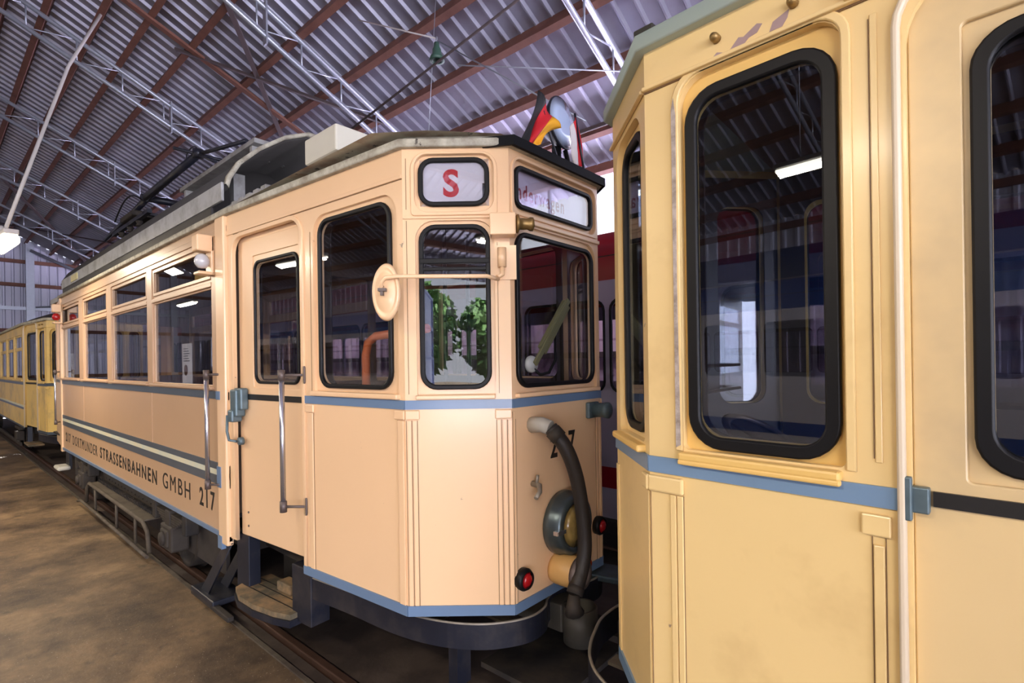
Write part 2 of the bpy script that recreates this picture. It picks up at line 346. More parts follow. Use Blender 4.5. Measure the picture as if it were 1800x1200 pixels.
# wind braces
def brace(name, a, c, w_, mt, lab):
    a = Vector(a); c = Vector(c); za = roofz(a.y)-.24; zc = roofz(c.y)-.24
    d = Vector((c.x-a.x, c.y-a.y, zc-za)); L_ = d.length; M = Matrix.Translation((a.x, a.y, za)) @ d.to_track_quat('X', 'Z').to_matrix().to_4x4()
    tag(MB().box(0, L_, -w_/2, w_/2, -.02, .02, M).build(name, mt), lab, 'roof brace')
brace('roof_brace', (-9.45, 1.4, 0), (-9.1, 5.6, 0), .11, PURL, 'red-brown board crossing the purlins down the roof slope')
brace('roof_brace', (-7.4, 2.6, 0), (-10.2, 5.0, 0), .07, PURLD, 'dark diagonal brace under the roof, crossing its twin beside the girder')
brace('roof_brace', (-9.6, 2.8, 0), (-7.3, 5.2, 0), .07, PURLD, 'dark diagonal brace leaning the other way above the roof box')
brace('roof_brace', (-27.5, 2.0, 0), (-20.5, 5.5, 0), .09, PURLD, 'dark diagonal brace in the far roof bay by the gable')
brace('roof_brace', (-20.5, 1.2, 0), (-27.5, 4.8, 0), .09, PURLD, 'second dark diagonal brace in the far roof bay by the gable')
# gable framing
for y, w_ in ((3.05, .26), (-1, .26), (-5, .26)):
    struct(MB().box(XW+.06, XW+.3, y-w_/2, y+w_/2, 0, roofz(y)-.1).build('wall_column', GALV))
for z, mt in ((6.3, PURL), (5.35, PURL), (3.5, PURL), (1.6, PURL), (4.4, GALV)):
    struct(MB().box(XW+.05, XW+.16, YS, YN, z-.07, z+.07).build('wall_girt', mt))
for z in (1.3, 2.05, 3.1, 3.9):
    struct(MB().box(XW, XE, YN-.12, YN-.01, z-.05, z+.05).build('wall_girt', PURLD if z != 3.9 else PURL))
for z in (1.2, 2.6, 4.9):
    for x0, x1 in ((XW, 4.3), (9.8, XE)) if z < 4.5 else ((XW, XE),):
        struct(MB().box(x0, x1, YS+.04, YS+.14, z-.07, z+.07).build('wall_girt', PURL))
struct(MB().box(-13, 2.0, YS+.05, YS+.10, 3.1, 4.4).build('wall_panel', TROUT))
for (ya, za, yb, zb_) in ((3.05, 6.9, 7.4, 4.9), (-1, 7.9, 3.05, 6.9)):
    pass
brace_w = MB().tube([(XW+.4, 3.05, 6.75), (XW+.4, 6.9, 5.0)], .06, n=8); tag(brace_w.build('gable_strut', GALV), 'slanting grey strut from the gable column down to the eaves', 'strut')
tag(MB().tube([(XW+.35, 3.2, 4.45), (XW+.35, 7.2, 5.0)], .03, n=6).build('gable_strut', GALV), 'thin grey tie rod crossing the gable wall sheets', 'strut')

# rails
for y, lab in ((1.73, 'rusty tram rail set in the floor under the near side of the trams'), (3.285, 'tram rail under the far side of the cream trams'),
               (4.75, 'tram rail under the near side of the red and white vehicle'), (6.18, 'tram rail under the far side of the red and white vehicle')):
    g = thing('tram_rail', lab, 'rail', ((XW+XE)/2, y, -.12), 0)
    L_ = (XE-XW)/2-.2
    MB().box(-L_, L_, -.028, .028, .07, .135, bev=.008).build('rail_head', mat('rail_steel', (.085, .045, .03), .5, .5, var=.3, scale=8), g)
    MB().box(-L_, L_, -.01, .01, 0, .07).build('rail_web', RUST, g)
tag(MB().box(XW+.2, XE-.2, 1.555, 1.585, -.2, .012).build('floor_edge_angle', TANL), 'dusty steel edge strip along the floor beside the track', 'edge strip')
# outdoors seen mirrored in the windows
struct(MB().box(-12, 26, -40, YS-.2, -.3, -.05).build('outdoor_ground', GRASS))
dl = thing('gate_leaf', 'pale corrugated gate leaf standing open outside the gateway', 'gate', (4.4, YS-.12, 0), R(36.9))
b = MB(); rows = [[], []]
for s_, q in corr(14, .22, .03): rows[0].append((q, -s_, .05)); rows[1].append((q, -s_, 4.2))
b.grid(rows, smooth=False).build('gate_sheet', mat('gate_sheet_paint', (.62, .68, .85), .5), dl, solid=.004)
b = MB()
for z in (.1, 1.1, 2.1, 3.1, 4.15): b.box(.03, .09, -3.0, 0, z-.04, z+.04)
b.box(.03, .09, -3.05, -2.97, .05, 4.2); b.build('gate_frame', mat('gate_frame_paint', (.25, .3, .5), .5), dl)
for i, (x, y, h) in enumerate(((7.2, -22, 6.0), (12.4, -23, 6.5), (17.5, -22, 6), (2.0, -23, 6.2), (9.5, -30, 9), (16.5, -31, 8), (2, -31, 9))):
    g = thing('leafy_tree', 'leafy green tree outside the open gateway', 'tree', (x, y, -.1), 0, 'trees outside the gateway')
    MB().tube([(0, 0, 0), (.1, 0, h*.3), (0, .1, h*.6)], [.22, .16, .08]).build('trunk', BARK, g)
    b = MB(); rr = random.Random(i)
    for k in range(1500):
        a = rr.uniform(0, 2*PI); e = rr.uniform(-1, 1); q = rr.uniform(.45, 1)**.5; rad = h*.38
        p = Vector((math.cos(a)*math.sqrt(1-e*e)*rad*q, math.sin(a)*math.sqrt(1-e*e)*rad*q, h*.62+e*q*h*.45))
        M = Matrix.Translation(p) @ Matrix.Rotation(rr.uniform(0, 6), 4, Vector((rr.random(), rr.random(), rr.random()-.5)).normalized())
        s_ = rr.uniform(.2, .42); vs = [b.b.verts.new(M @ Vector(q_)) for q_ in ((-s_, 0, 0), (0, -s_*.5, 0), (s_, 0, 0), (0, s_*.5, 0))]; b.b.faces.new(vs)
    b.build('foliage', LEAF, g)['kind'] = 'stuff'

# ------------------------------------------------------------------ lamps
def fixture(p, lab, L_=1.5, grp=None):
    g = thing('tube_lamp', lab, 'lamp', p, 0, grp)
    MB().box(-L_/2-.03, L_/2+.03, -.08, .08, .0, .05, bev=.01).build('lamp_housing', mat('lamp_housing_grey', (.16, .16, .16), .6), g)
    for y in (-.06, .06): MB().tube([(-L_/2, y, -.03), (L_/2, y, -.03)], .019).build('glass_tube', TUBE, g)
    ztop = roofz(p[1])-p[2]-.15
    for x in (-L_*.35, L_*.35): MB().tube([(x, 0, .06), (x, 0, ztop)], .006, n=6).build('hanger', GALV, g)
    return g
for p in LAMPS: fixture(p, 'twin tube lamp of the row hanging over the aisle, mirrored in the tram windows', grp='tube lamps over the aisle')
for p, l in zip(FARLAMPS, ('tube lamp behind the red and white vehicle, next to the searchlight', 'tube lamp over the far wall behind the cream tram cab', 'tube lamp over the far wall by the pantograph')): fixture(p, l)
# glowing bulkhead lamp on its conduit
g = thing('bulkhead_lamp', 'glowing tube lamp hanging on the long white conduit by the gable', 'lamp', (-9.15, .72, 3.62), R(4))
MB().box(-.48, .48, -.085, .085, -.14, -.03, bev=.03).build('diffuser', emis('diffuser_glow', (1, .88, .66), 7), g)
MB().box(-.52, .52, -.07, .07, -.03, .03, bev=.01).build('lamp_housing', PIPE, g)
MB().lathe([(.0, .0), (.05, .0), (.045, .1), (.02, .14), (0, .14)], T(-.1, 0, .03)).build('lamp_cap', PIPE, g)
tag(MB().tube([(-9.25, .74, 3.7), (-9.55, 1.13, 5.1), (-9.9, 1.5, 6.4), (-10.2, 1.95, 7.52)], .022).build('conduit', PIPE), 'long white conduit running from the glowing lamp up to the roof', 'conduit')
# green bell insulator on crossing wires
g = thing('hanging_insulator', 'green bell insulator hung on thin wires under the roof', 'insulator', (-4.59, 4.0, 5.54))
gm = mat('green_insulator', (.05, .11, .08), .4)
MB().lathe([(0, .13), (.03, .13), (.035, .08), (.05, .05), (.055, -.01), (.075, -.03), (.09, -.08), (.05, -.08), (.045, -.05), (0, -.05)]).build('bell', gm, g)
MB().tube([(0, 0, .13), (0, 0, .2)], .012, n=8).build('hook', GALV, g)
for a, c, r_, lab, mt in (((-6.2, 4, 6.65), (-4.59, 4, 5.72), .008, 'thin span wire from the upper roof to the green insulator', PIPE), ((-4.59, 4, 5.7), (-2.6, 4.05, 4.15), .008, 'thin span wire from the green insulator down past the flags', GALV),
                     ((-8.3, 4, 5.0), (-2.0, 4, 5.75), .016, 'thick dark cable slanting behind the green insulator', PURLD), ((-4.82, 4, 4.1), (-4.55, 4, 6.6), .004, 'hair-thin wire hanging straight down beside the insulator', GALV), ((-4.3, 4.05, 5.32), (-2.9, 5.6, 5.35), .008, 'thin wire running right from the green insulator to the purlin', GALV)):
    tag(MB().tube([a, c], r_, n=6).build('span_wire', mt), lab, 'wire')

# ------------------------------------------------------------------ trams
def strap_(pts, z0, z1, th):
    P = [Vector(p) for p in pts]; ou, inn = [], []
    for i, p in enumerate(P):
        d = (P[min(i+1, len(P)-1)]-P[max(i-1, 0)]).normalized(); n_ = Vector((d.y, -d.x)); ou.append(p+n_*th/2); inn.append(p-n_*th/2)
    b = MB(); b.grid([[(p.x, p.y, z) for p in ps] for ps, z in ((ou, z0), (ou, z1), (inn, z1), (inn, z0), (ou, z0))], smooth=False); return b
YC = 2.51
class Tram:
    def __init__(s, label, X0, flip, paint, **k):
        s.k = k; s.root = thing('tram_car', label, 'tram', (X0, YC, 0), PI if flip else 0, 'cream trams coupled on the same track')
        s.paint = paint; s.hw = .96
        s.C = Vector((0, .438)); s.B = Vector(k.get('B', (-.427, .81))); s.A = Vector((s.B.x-1.963, .96))
        s.len = k.get('saloon', 7.0); s.z0 = .63; s.zb0 = k.get('zb0', 1.72); s.zb1 = k.get('zb1', 1.77); s.ztop = k.get('ztop', 3.10)
    def frames(s, side, rear=False, xr=0):
        """facet matrices: local x along, y up, z outward. side -1 is local -y. Rear ones are mirrored in x."""
        def M(P, Q):
            P = Vector((P.x, P.y*side)); Q = Vector((Q.x, Q.y*side)); d = (Q-P).normalized()
            n = Vector((d.y, -d.x)) if side < 0 else Vector((-d.y, d.x))
            m = Matrix(((d.x, 0, n.x, P.x), (d.y, 0, n.y, P.y), (0, 1, 0, 0), (0, 0, 0, 1)))
            if rear: m = T(xr, 0, 0) @ Matrix.Diagonal((-1, 1, 1, 1)) @ m
            return m, (Q-P).length
        return {'saloon': M(s.A-Vector((s.len, 0)), s.A), 'cab': M(s.A, s.B), 'corner': M(s.B, s.C), 'front': M(s.C, Vector((s.C.x, 0)))}

def window(tr, M, s0, s1, z0, z1, r, gw=.026, name='window', bar=None, mt_g=None, depth=-.02, glassm=None, split=None):
    """gasketed window sitting on the recessed inner plate"""
    ri = [max(x-gw, .01) for x in (r if isinstance(r, (list, tuple)) else [r]*4)]
    b = MB(); b.mesh(plate(rrect(s0, s1, z0, z1, r), [rrect(s0+gw, s1-gw, z0+gw, z1-gw, ri)], .022, .006), M @ T(0, 0, depth))
    if bar: b.box(s0+.005, s1-.005, bar-.014, bar+.014, depth+.002, depth+.024, M, bev=.004); b.box(s0+.005, s1-.005, bar-.05, bar-.032, depth+.002, depth+.02, M, bev=.003)
    f = b.build(name, mt_g or RUBBER, tr.root)
    MB().mesh(plate(rrect(s0+gw*.6, s1-gw*.6, z0+gw*.6, z1-gw*.6, ri), [], .005, 0), M @ T(0, 0, depth+.004)).build('window_pane', glassm or GLASS, f)
    return f
def panel(tr, name, M, s0, s1, z0, z1, rebates=(), holes=(), t=.02, mt=None, lower=True):
    """outer skin with rebated openings plus a recessed inner skin carrying the glass openings"""
    b = MB(); b.mesh(plate([(s0, z0), (s1, z0), (s1, z1), (s0, z1)], [rrect(*q) for q in rebates], t, .0), M @ T(0, 0, -t))
    if rebates:
        for q, h in zip(rebates, holes):
            if h: b.mesh(plate([(max(q[0]-.02, s0), q[2]-.02), (min(q[1]+.02, s1), q[2]-.02), (min(q[1]+.02, s1), q[3]+.02), (max(q[0]-.02, s0), q[3]+.02)], [rrect(*h)], .014, 0), M @ T(0, 0, -t-.014))
    return b.build(name, mt or tr.paint, tr.root)

def lining(tr, M, s0, s1, z0, z1, holes, d=-.06, mt=None):
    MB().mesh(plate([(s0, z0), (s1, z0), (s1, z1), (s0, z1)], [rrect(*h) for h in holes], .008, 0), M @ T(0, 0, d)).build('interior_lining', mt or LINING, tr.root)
def handrail(tr, M, s, z0, z1, brk=.11, out=.085):
    h = MB().tube([(s, z0, out), (s, z1, out)], .0165, M).build('handrail', STEEL, tr.root)
    for z in (z0+.03, z1-.03):
        MB().tube([(s, z-.035, out), (s, z+.035, out)], .022, M).tube([(s, z, out), (s+brk, z, .01)], .009, M).mesh(plate(rrect(s+brk-.016, s+brk+.016, z-.06, z+.06, .0155), [], .012, .004), M @ T(0, 0, 0)).build('handrail_bracket', DULL, h)

def tram1():
    tr = Tram('cream tram numbered 217 with an S sign, headlight and thick hose on its front', -1.818, False, CREAM)
    rt_ = tr.root
    for side in (-1, 1):
        near = side < 0
        F = tr.frames(side)
        # ---- saloon side
        M, L_ = F['saloon']; a0 = .12; a1 = L_-.13
        edges = [L_-.18-1.51, L_-.18-1.51-1.69, L_-.18-1.51-2*1.69, L_-.18-1.51-3*1.66]
        wins = [(L_-1.89, L_-.34), (L_-3.60, L_-2.10), (L_-5.27, L_-3.86), (L_-6.94, L_-5.57)]
        wins = [(L_+4.208+a, L_+4.208+b_) for a, b_ in ((-6.13, -4.56), (-7.80, -6.34), (-9.45, -8.06), (-11.12, -9.76))]
        reb = [(a-.02, b_+.02, 1.80, 2.94, .015) for a, b_ in wins]
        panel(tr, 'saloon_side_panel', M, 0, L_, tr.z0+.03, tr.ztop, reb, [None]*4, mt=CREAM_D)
        for i, (a, b_) in enumerate(wins):
            f = MB()
            f.mesh(plate(rrect(a-.03, b_+.03, 1.79, 2.95, .01), [rrect(a+.012, b_-.012, 1.812, 2.585, .008), rrect(a+.03, b_-.03, 2.69, 2.90, .008)], .018, .004), M @ T(0, 0, -.034))
            f.box(a-.02, b_+.02, 2.60, 2.635, -.02, .004, M, bev=.004)
            f.mesh(plate(rrect(a+.012, b_-.012, 2.665, 2.925, .01), [rrect(a+.035, b_-.035, 2.695, 2.895, .006)], .012, .003), M @ T(0, 0, -.016))
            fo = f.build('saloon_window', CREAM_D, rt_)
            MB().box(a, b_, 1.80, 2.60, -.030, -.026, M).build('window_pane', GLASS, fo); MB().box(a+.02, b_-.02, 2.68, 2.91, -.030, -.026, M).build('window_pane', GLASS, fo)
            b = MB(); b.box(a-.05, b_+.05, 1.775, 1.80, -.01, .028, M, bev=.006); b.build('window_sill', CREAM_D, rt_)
        MB().box(0, L_, 1.705, 1.765, -.002, .008, M).build('belt_stripe', SLATE, rt_)
        b = MB(); b.box(0, L_, 1.15, 1.205, -.002, .007, M); b.build('upper_waist_stripe', SLATE, rt_)
        MB().box(0, L_, 1.108, 1.15, -.002, .009, M).build('pale_waist_stripe', LINE, rt_)
        MB().box(0, L_, 1.035, 1.108, -.002, .007, M).build('lower_waist_stripe', SLATE, rt_)
        MB().box(0, L_, .635, .67, -.01, .012, M).build('skirt_stripe', BLUE, rt_)
        for s in (L_-1.98-1.69*.0, L_-3.64-1.62*1): MB().box(s-.006, s+.006, 1.205, 1.705, -.002, .004, M).build('panel_seam', CREAM_D, rt_)
        MB().box(0, L_, 2.98, 3.03, -.002, .010, M, bev=.004).build('cornice_moulding', CREAM_D, rt_)
        for s in (L_-.10, ): 
            MB().box(s-.07, s+.10, .60, 3.10, -.02, .030, M, bev=.012).build('corner_post', CREAM, rt_)
            for q_ in ((.56, .66), (1.03, 1.19), (1.705, 1.77)): MB().box(s-.074, s+.0, q_[0], q_[1], -.01, .034, M).build('post_band', BLUE, rt_)
        MB().box(.0, .10, .60, 3.10, -.02, .02, M, bev=.008).build('corner_post', CREAM, rt_)
        if near:
            X = lambda x: L_+4.208+x
            for txt, xa, xb, z, h in (('217', -10.88, -10.50, .795, .14), ('DORTMUNDER', -10.32, -8.66, .79, .14), ('STRASSENBAHNEN', -8.50, -6.06, .79, .145), ('GMBH', -5.87, -5.10, .80, .15), ('217', -4.87, -4.53, .80, .155)):
                MB().mesh(text_mesh(txt, xb-xa, h, .002, .0 if 'M' in txt else .018), M @ T(X(xa), z, .0)).build('lettering', BLACK, rt_)
            handrail(tr, M, L_-.215, 1.02, 1.93, .11)
            handrail(tr, M, .06, 1.05, 1.93, -.10)
            # side marker lamps
            for s, red in ((L_-.30, False), (.16, True)):
                k = MB(); k.box(s-.06, s+.06, 2.86, 2.99, 0, .13, M, bev=.012); k.box(s-.06, s+.06, 2.68, 2.99, 0, .03, M, bev=.01); k.box(s-.055, s+.06, 2.68, 2.705, 0, .12, M, bev=.008); pass
                ko = k.build('marker_lamp', CREAM, rt_)
                MB().lathe([(0, -.055), (.03, -.05), (.052, -.02), (.055, .01), (.04, .045), (.02, .06)], M @ T(s-.0, 2.785, .075) @ RX(-PI/2)).build('lamp_bulb', RED if red else BULB, ko)
        # ---- cab side: door and window
        M, L_ = F['cab']
        reb = [(.09, 1.0, .3, 2.91, (.0, .12, .12, 0)), (1.13, 1.92, 1.79, 2.89, (.02, .12, .12, .02))]
        b = MB(); b.mesh(plate([(0, .66), (.09, .66)] + [p for p in rrect(.09, 1.0, .66, 2.91, (.0, .12, .12, 0))[::-1] if p[1] > .7] + [(1.0, .66), (1.0, tr.z0), (L_, tr.z0), (L_, tr.ztop), (0, tr.ztop)], [rrect(*reb[1])], .02, 0), M @ T(0, 0, -.02))
        b.mesh(plate(rrect(1.11, 1.94, 1.77, 2.91, .01), [rrect(1.20, 1.84, 1.84, 2.84, .09)], .014, 0), M @ T(0, 0, -.034)); b.build('cab_side_panel', CREAM, rt_)
        window(tr, M, 1.18, 1.865, 1.82, 2.86, .10, name='cab_window'); lining(tr, M, .05, L_-.06, .75, 3.06, [(.33, .90, 1.84, 2.71, .04), (1.19, 1.85, 1.83, 2.85, .08)], -.095)
        # door opening frame bead
        b = MB(); b.mesh(plate(arch_band(.06, 1.03, .68, 2.94, (.15, .15), .03), [], .016, .004), M @ T(0, 0, -.004)); b.build('door_surround', CREAM, rt_)
        b = MB(); b.mesh(plate(rrect(.08, 1.01, .70, 2.93, .01), [rrect(.345, .885, 1.855, 2.695, .06)], .02, 0), M @ T(0, 0, -.065))
        b.mesh(plate(rrect(.15, .975, .705, 2.88, .01), [rrect(.30, .915, 1.80, 2.76, .02)], .012, .003), M @ T(0, 0, -.048)); d = b.build('platform_door', CREAM, rt_)
        w_ = MB().mesh(plate(rrect(.322, .905, 1.833, 2.72, .07), [rrect(.342, .885, 1.853, 2.70, .055)], .02, .005), M @ T(0, 0, -.05)).build('door_window', RUBBER, d)
        MB().mesh(plate(rrect(.33, .895, 1.84, 2.71, .06), [], .005, 0), M @ T(0, 0, -.045)).build('door_pane', GLASS, d)
        MB().box(.19, 1.0, 1.715, 1.755, -.04, -.028, M).build('door_strip', BLACK, d)
        if near:
            k = MB(); k.box(.10, .19, 1.59, 1.79, -.03, .045, M, bev=.012); k.box(.13, .235, 1.64, 1.80, -.03, .03, M, bev=.012); k.box(.09, .16, 1.55, 1.64, -.02, .06, M, bev=.012); k.build('door_lock', BGREY, d)
            MB().tube([(.095, 1.60, .06), (.10, 1.48, .065), (.13, 1.42, .065), (.17, 1.41, .03)], .010, M).lathe([(0, -.01), (.03, -.01), (.028, .02), (0, .025)], M @ T(.18, 1.41, -.0)).build('door_handle', BGREY, d)
            handrail(tr, M, .905, 1.03, 1.93, .115, .09)
            for z in (.78, .88): MB().lathe([(0, .006), (.007, .004), (.009, 0)], M @ T(.20, z, -.035)).build('door_bolt', DULL, d)
        MB().box(1.0, L_, 1.72, 1.768, -.002, .008, M).build('belt_stripe', BLUE, rt_)
        MB().box(1.12, 1.93, 1.772, 1.80, -.01, .03, M, bev=.007).build('window_sill', CREAM, rt_)
        MB().box(.99, L_, tr.z0-.005, tr.z0+.05, -.01, .008, M).build('skirt_stripe', BLUE, rt_)
        b = MB(); b.box(1.075, 1.115, .68, 1.66, 0, .009, M, bev=.003); b.build('pilaster', CREAM, rt_)
        b = MB(); b.box(1.04, 1.13, 1.665, 1.715, 0, .016, M, bev=.005); b.build('pilaster_cap', CREAM, rt_)
        MB().box(L_-.08, L_, 1.665, 1.715, -.012, .014, M, bev=.006).build('pilaster_cap', CREAM, rt_)
        b = MB(); b.box(0, L_, 2.945, 2.965, 0, .009, M, bev=.003); b.build('cornice_moulding', CREAM, rt_)
        for s, za, zc in ((1.072, .68, 1.66), (1.118, .68, 1.66), (L_-.060, .68, 1.66), (1.105, 1.8, 2.8), (1.99, 1.8, 2.9)):
            if s < L_: MB().box(s-.0013, s+.0013, za, zc, -.001, .0025, M).build('open_seam', SEAM, rt_)
        MB().box(0.1, L_, 2.941, 2.9445, 0, .003, M).build('open_seam', SEAM, rt_)
        b = MB(); b.box(L_-.055, L_-.01, .68, 1.66, 0, .010, M, bev=.003); b.build('pilaster', CREAM, rt_)
        # ---- corner facet with the S box
        M, L2 = F['corner']
        # junction post caps
        MB().box(0, .075, 1.665, 1.715, -.012, .014, M, bev=.006).build('pilaster_cap', CREAM, rt_)
        reb = [(.065, .485, 2.765, 3.07, .07), (.065, .485, 1.785, 2.72, (.02, .10, .10, .02))]
        panel(tr, 'corner_panel', M, 0, L2, tr.z0, tr.ztop, reb, [(.11, .44, 2.81, 3.03, .05), (.10, .435, 1.84, 2.68, .07)])
        b = MB(); b.mesh(plate(rrect(.045, .505, 2.745, 3.085, (.02, .09, .09, .02)), [rrect(.065, .485, 2.765, 3.07, .07)], .012, .004), M @ T(0, 0, -.003)); b.box(.0, L2, 2.728, 2.742, 0, .009, M, bev=.003); b.build('window_surround', CREAM, rt_)
        window(tr, M, .082, .462, 1.822, 2.70, .09, name='corner_window', bar=2.505); lining(tr, M, .03, L2-.03, .75, 3.06, [(.09, .455, 1.83, 2.69, .08)], -.075)
        sg = window(tr, M, .083, .463, 2.795, 3.055, .08, gw=.026, name='destination_sign')
        if near:
            MB().box(.09, .46, 2.80, 3.05, -.026, -.020, M).build('sign_roll', SIGNW, sg)
            MB().mesh(text_mesh('S', .085, .15, .001, .028), M @ T(.215, 2.848, -.0198)).build('sign_letter', SIGNRED, sg)
            MB().box(.425, .440, 2.83, 2.92, -.0198, -.0185, M).build('sign_roller', BLACK, sg)
        MB().box(0, L2, 1.72, 1.768, -.002, .008, M).build('belt_stripe', BLUE, rt_)
        MB().box(.06, .48, 1.772, 1.795, -.01, .028, M, bev=.006).build('window_sill', CREAM, rt_)
        MB().box(0, L2, tr.z0-.005, tr.z0+.05, -.01, .008, M).build('skirt_stripe', BLUE, rt_)
        for s, za, zc in ((.004, .68, 1.66), (.034, .68, 1.66), (.0635, .68, 1.66), (L2-.083, .68, 1.66), (L2-.056, .68, 1.66), (L2-.026, .68, 1.66), (.02, 1.80, 2.72), (.5, 1.8, 2.6), (.02, 2.78, 3.05)): MB().box(s-.0013, s+.0013, za, zc, -.001, .0025, M).build('open_seam', SEAM, rt_)
        for s in (.02, .05, L2-.07, L2-.04, L2-.012): MB().box(s-.011, s+.011, .68, 1.66, 0, .006, M, bev=.002).build('pilaster', CREAM, rt_)
        MB().box(L2-.09, L2+.0, 1.665, 1.715, -.012, .014, M, bev=.006).build('pilaster_cap', CREAM, rt_)
        if near:  # side repeater lamp, mirror bracket, mirror
            k = MB(); k.box(.465, .60, 2.62, 2.735, 0, .085, M, bev=.006); ko = k.build('horn_bracket', CREAM, rt_)
            MB().lathe([(0, 0), (.045, 0), (.05, .012), (.03, .02), (.03, .04), (.028, .06), (.036, .075), (.036, .09), (.012, .10), (0, .10)], M @ T(.60, 2.685, .04) @ RY(PI/2+.15)).build('horn', BRASS, ko)
            MB().box(.49, .60, 2.40, 2.58, -.0, .012, M).tube([(.525, 2.46, .045), (.525, 2.56, .045)], .024, M).tube([(.525, 2.50, .045), (.525, 2.42, .045), (.50, 2.405, .06)], .013, M).build('mirror_bracket', CREAM, ko)
            mo = MB().lathe([(0, .004), (.054, .005), (.059, -.003), (.064, .006), (.074, .003), (.079, -.012), (.071, -.026), (0, -.026)], M @ T(-.06, 2.325, .15) @ RY(-.25) @ Matrix.Diagonal((.98, 1.85, 1, 1)), n=40).build('mirror', CREAM, rt_)
            MB().tube([(.505, 2.395, .06), (.45, 2.395, .16), (0, 2.395, .19), (-.05, 2.39, .19), (-.07, 2.37, .185), (-.075, 2.345, .175), (-.07, 2.335, .155)], .0105, M).build('mirror_arm', CREAM, mo)
            MB().box(-.09, -.05, 2.325, 2.34, .15, .185, M).box(-.08, -.065, 2.305, 2.355, .155, .18, M).build('mirror_clamp', DULL, mo)
    # ---- front (full width panel)
    M, _ = tr.frames(-1)['front']; W = .876
    reb = [(.035, W-.035, 2.775, 3.06, .06), (.035, W-.035, 1.785, 2.71, (.02, .10, .10, .02))]
    panel(tr, 'front_panel', M, 0, W, tr.z0, tr.ztop, reb, [(.08, W-.08, 2.82, 3.02, .05), (.08, W-.08, 1.84, 2.65, .06)])
    MB().mesh(plate(rrect(.015, W-.015, 2.755, 3.08, (.02, .09, .09, .02)), [rrect(.035, W-.035, 2.775, 3.06, .06)], .012, .004), M @ T(0, 0, -.003)).box(0, W, 2.72, 2.745, 0, .016, M, bev=.005).build('window_surround', CREAM, rt_)
    window(tr, M, .055, W-.055, 1.82, 2.675, .09, name='front_window'); lining(tr, M, .03, W-.03, .75, 2.76, [(.06, W-.06, 1.83, 2.67, .08)], -.075)
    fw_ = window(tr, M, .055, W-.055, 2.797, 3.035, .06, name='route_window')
    MB().box(.07, W-.07, 2.81, 3.025, -.036, -.032, M).build('route_reflection', mat('route_reflection', (.75, .68, .85), .3, var=.15, scale=3, coat=.5), fw_)  # opaque plate; its lavender paints in the hall reflected by the pane
    MB().mesh(text_mesh('nderwagen', .44, .115, .001, .02), M @ T(.105, 2.835, -.032)).build('route_lettering', mat('route_red', (.30, .01, .05), .5), fw_)
    MB().box(0, W, 1.72, 1.768, -.002, .008, M).build('belt_stripe', BLUE, rt_)
    MB().box(.03, W-.03, 1.772, 1.795, -.01, .028, M, bev=.006).build('window_sill', CREAM, rt_)
    MB().box(0, W, tr.z0-.005, tr.z0+.05, -.01, .008, M).build('skirt_stripe', BLUE, rt_)
    for s, za, zc in ((.003, .68, 1.70), (.024, .68, 1.66), (W-.062, .68, 1.66)): MB().box(s-.0013, s+.0013, za, zc, -.001, .003, M).build('open_seam', SEAM, rt_)
    for s in (.012, W-.012, W-.05): MB().box(s-.008, s+.008, .68, 1.70, 0, .006, M, bev=.002).build('pilaster', CREAM, rt_)
    MB().mesh(text_mesh('217', .25, .145, .002, .02), M @ T(.33, 1.40, 0)).build('fleet_number', BLACK, rt_)
    # headlight
    h = MB().lathe([(0, 0), (.165, 0), (.185, .01), (.185, .045), (.172, .07), (.172, .105), (.15, .12), (.128, .115), (.125, .095), (0, .08)], M @ T(.42, 1.02, 0), n=40).build('headlight', mat('headlight_rim', (.10, .13, .14), .3, .7, var=.2), rt_)
    MB().lathe([(0, .128), (.06, .124), (.126, .112)], M @ T(.42, 1.02, 0), n=32).build('lens', LENS, h)
    MB().box(.23, .31, 1.0, 1.025, .085, .12, M, bev=.004).build('rim_catch', STEEL, h)
    # fog lamp (cream cylinder) and tail lights
    h = MB().lathe([(0, 0), (.085, 0), (.09, .02), (.09, .15), (.078, .16), (0, .16)], M @ T(.37, .765, 0)).build('lower_lamp', mat('ochre_paint', (.62, .36, .12), .4), rt_)
    MB().lathe([(.092, .15), (.096, .165), (.085, .19), (.06, .185), (.055, .17)], M @ T(.37, .765, 0)).build('lamp_ring', DULL, h)
    for s, z in ((.055, .80), (W-.06, .90)):
        h = MB().lathe([(0, 0), (.058, 0), (.060, .03), (.048, .05), (.045, .045)], M @ T(s, z, 0)).build('tail_light', RUBBER, rt_)
        MB().lathe([(0, .058), (.02, .056), (.045, .044)], M @ T(s, z, 0)).build('lens', RED, h)
    h = MB().lathe([(0, 0), (.05, 0), (.05, .02)], M @ T(.66, .70, .0)).build('indicator', RUBBER, rt_); MB().lathe([(0, .045), (.03, .04), (.047, .02)], M @ T(.66, .70, 0)).build('lens', mat('orange_lens', (.5, .06, .01), .2), h)
    # socket
    MB().box(.70, .82, 1.60, 1.70, 0, .03, M, bev=.008).lathe([(0, .02), (.045, .02), (.045, .10), (.05, .105), (.05, .125), (.03, .135), (0, .135)], M @ T(.775, 1.65, 0)).build('cable_socket', BGREY, rt_)
    MB().tube([(.16, 1.29, 0), (.16, 1.285, .05), (.13, 1.26, .075), (.09, 1.235, .08)], [.016, .016, .014, .012], M).tube([(.16, 1.29, .03), (.165, 1.34, .035)], .009, M).build('valve_lever', EDGE, rt_)
    # wiper
    w1 = MB().lathe([(0, 0), (.045, 0), (.048, .01), (.042, .028), (0, .032)], M @ T(.165, 1.95, -.01)).build('wiper', mat('wiper_grey', (.35, .37, .36), .4), rt_)
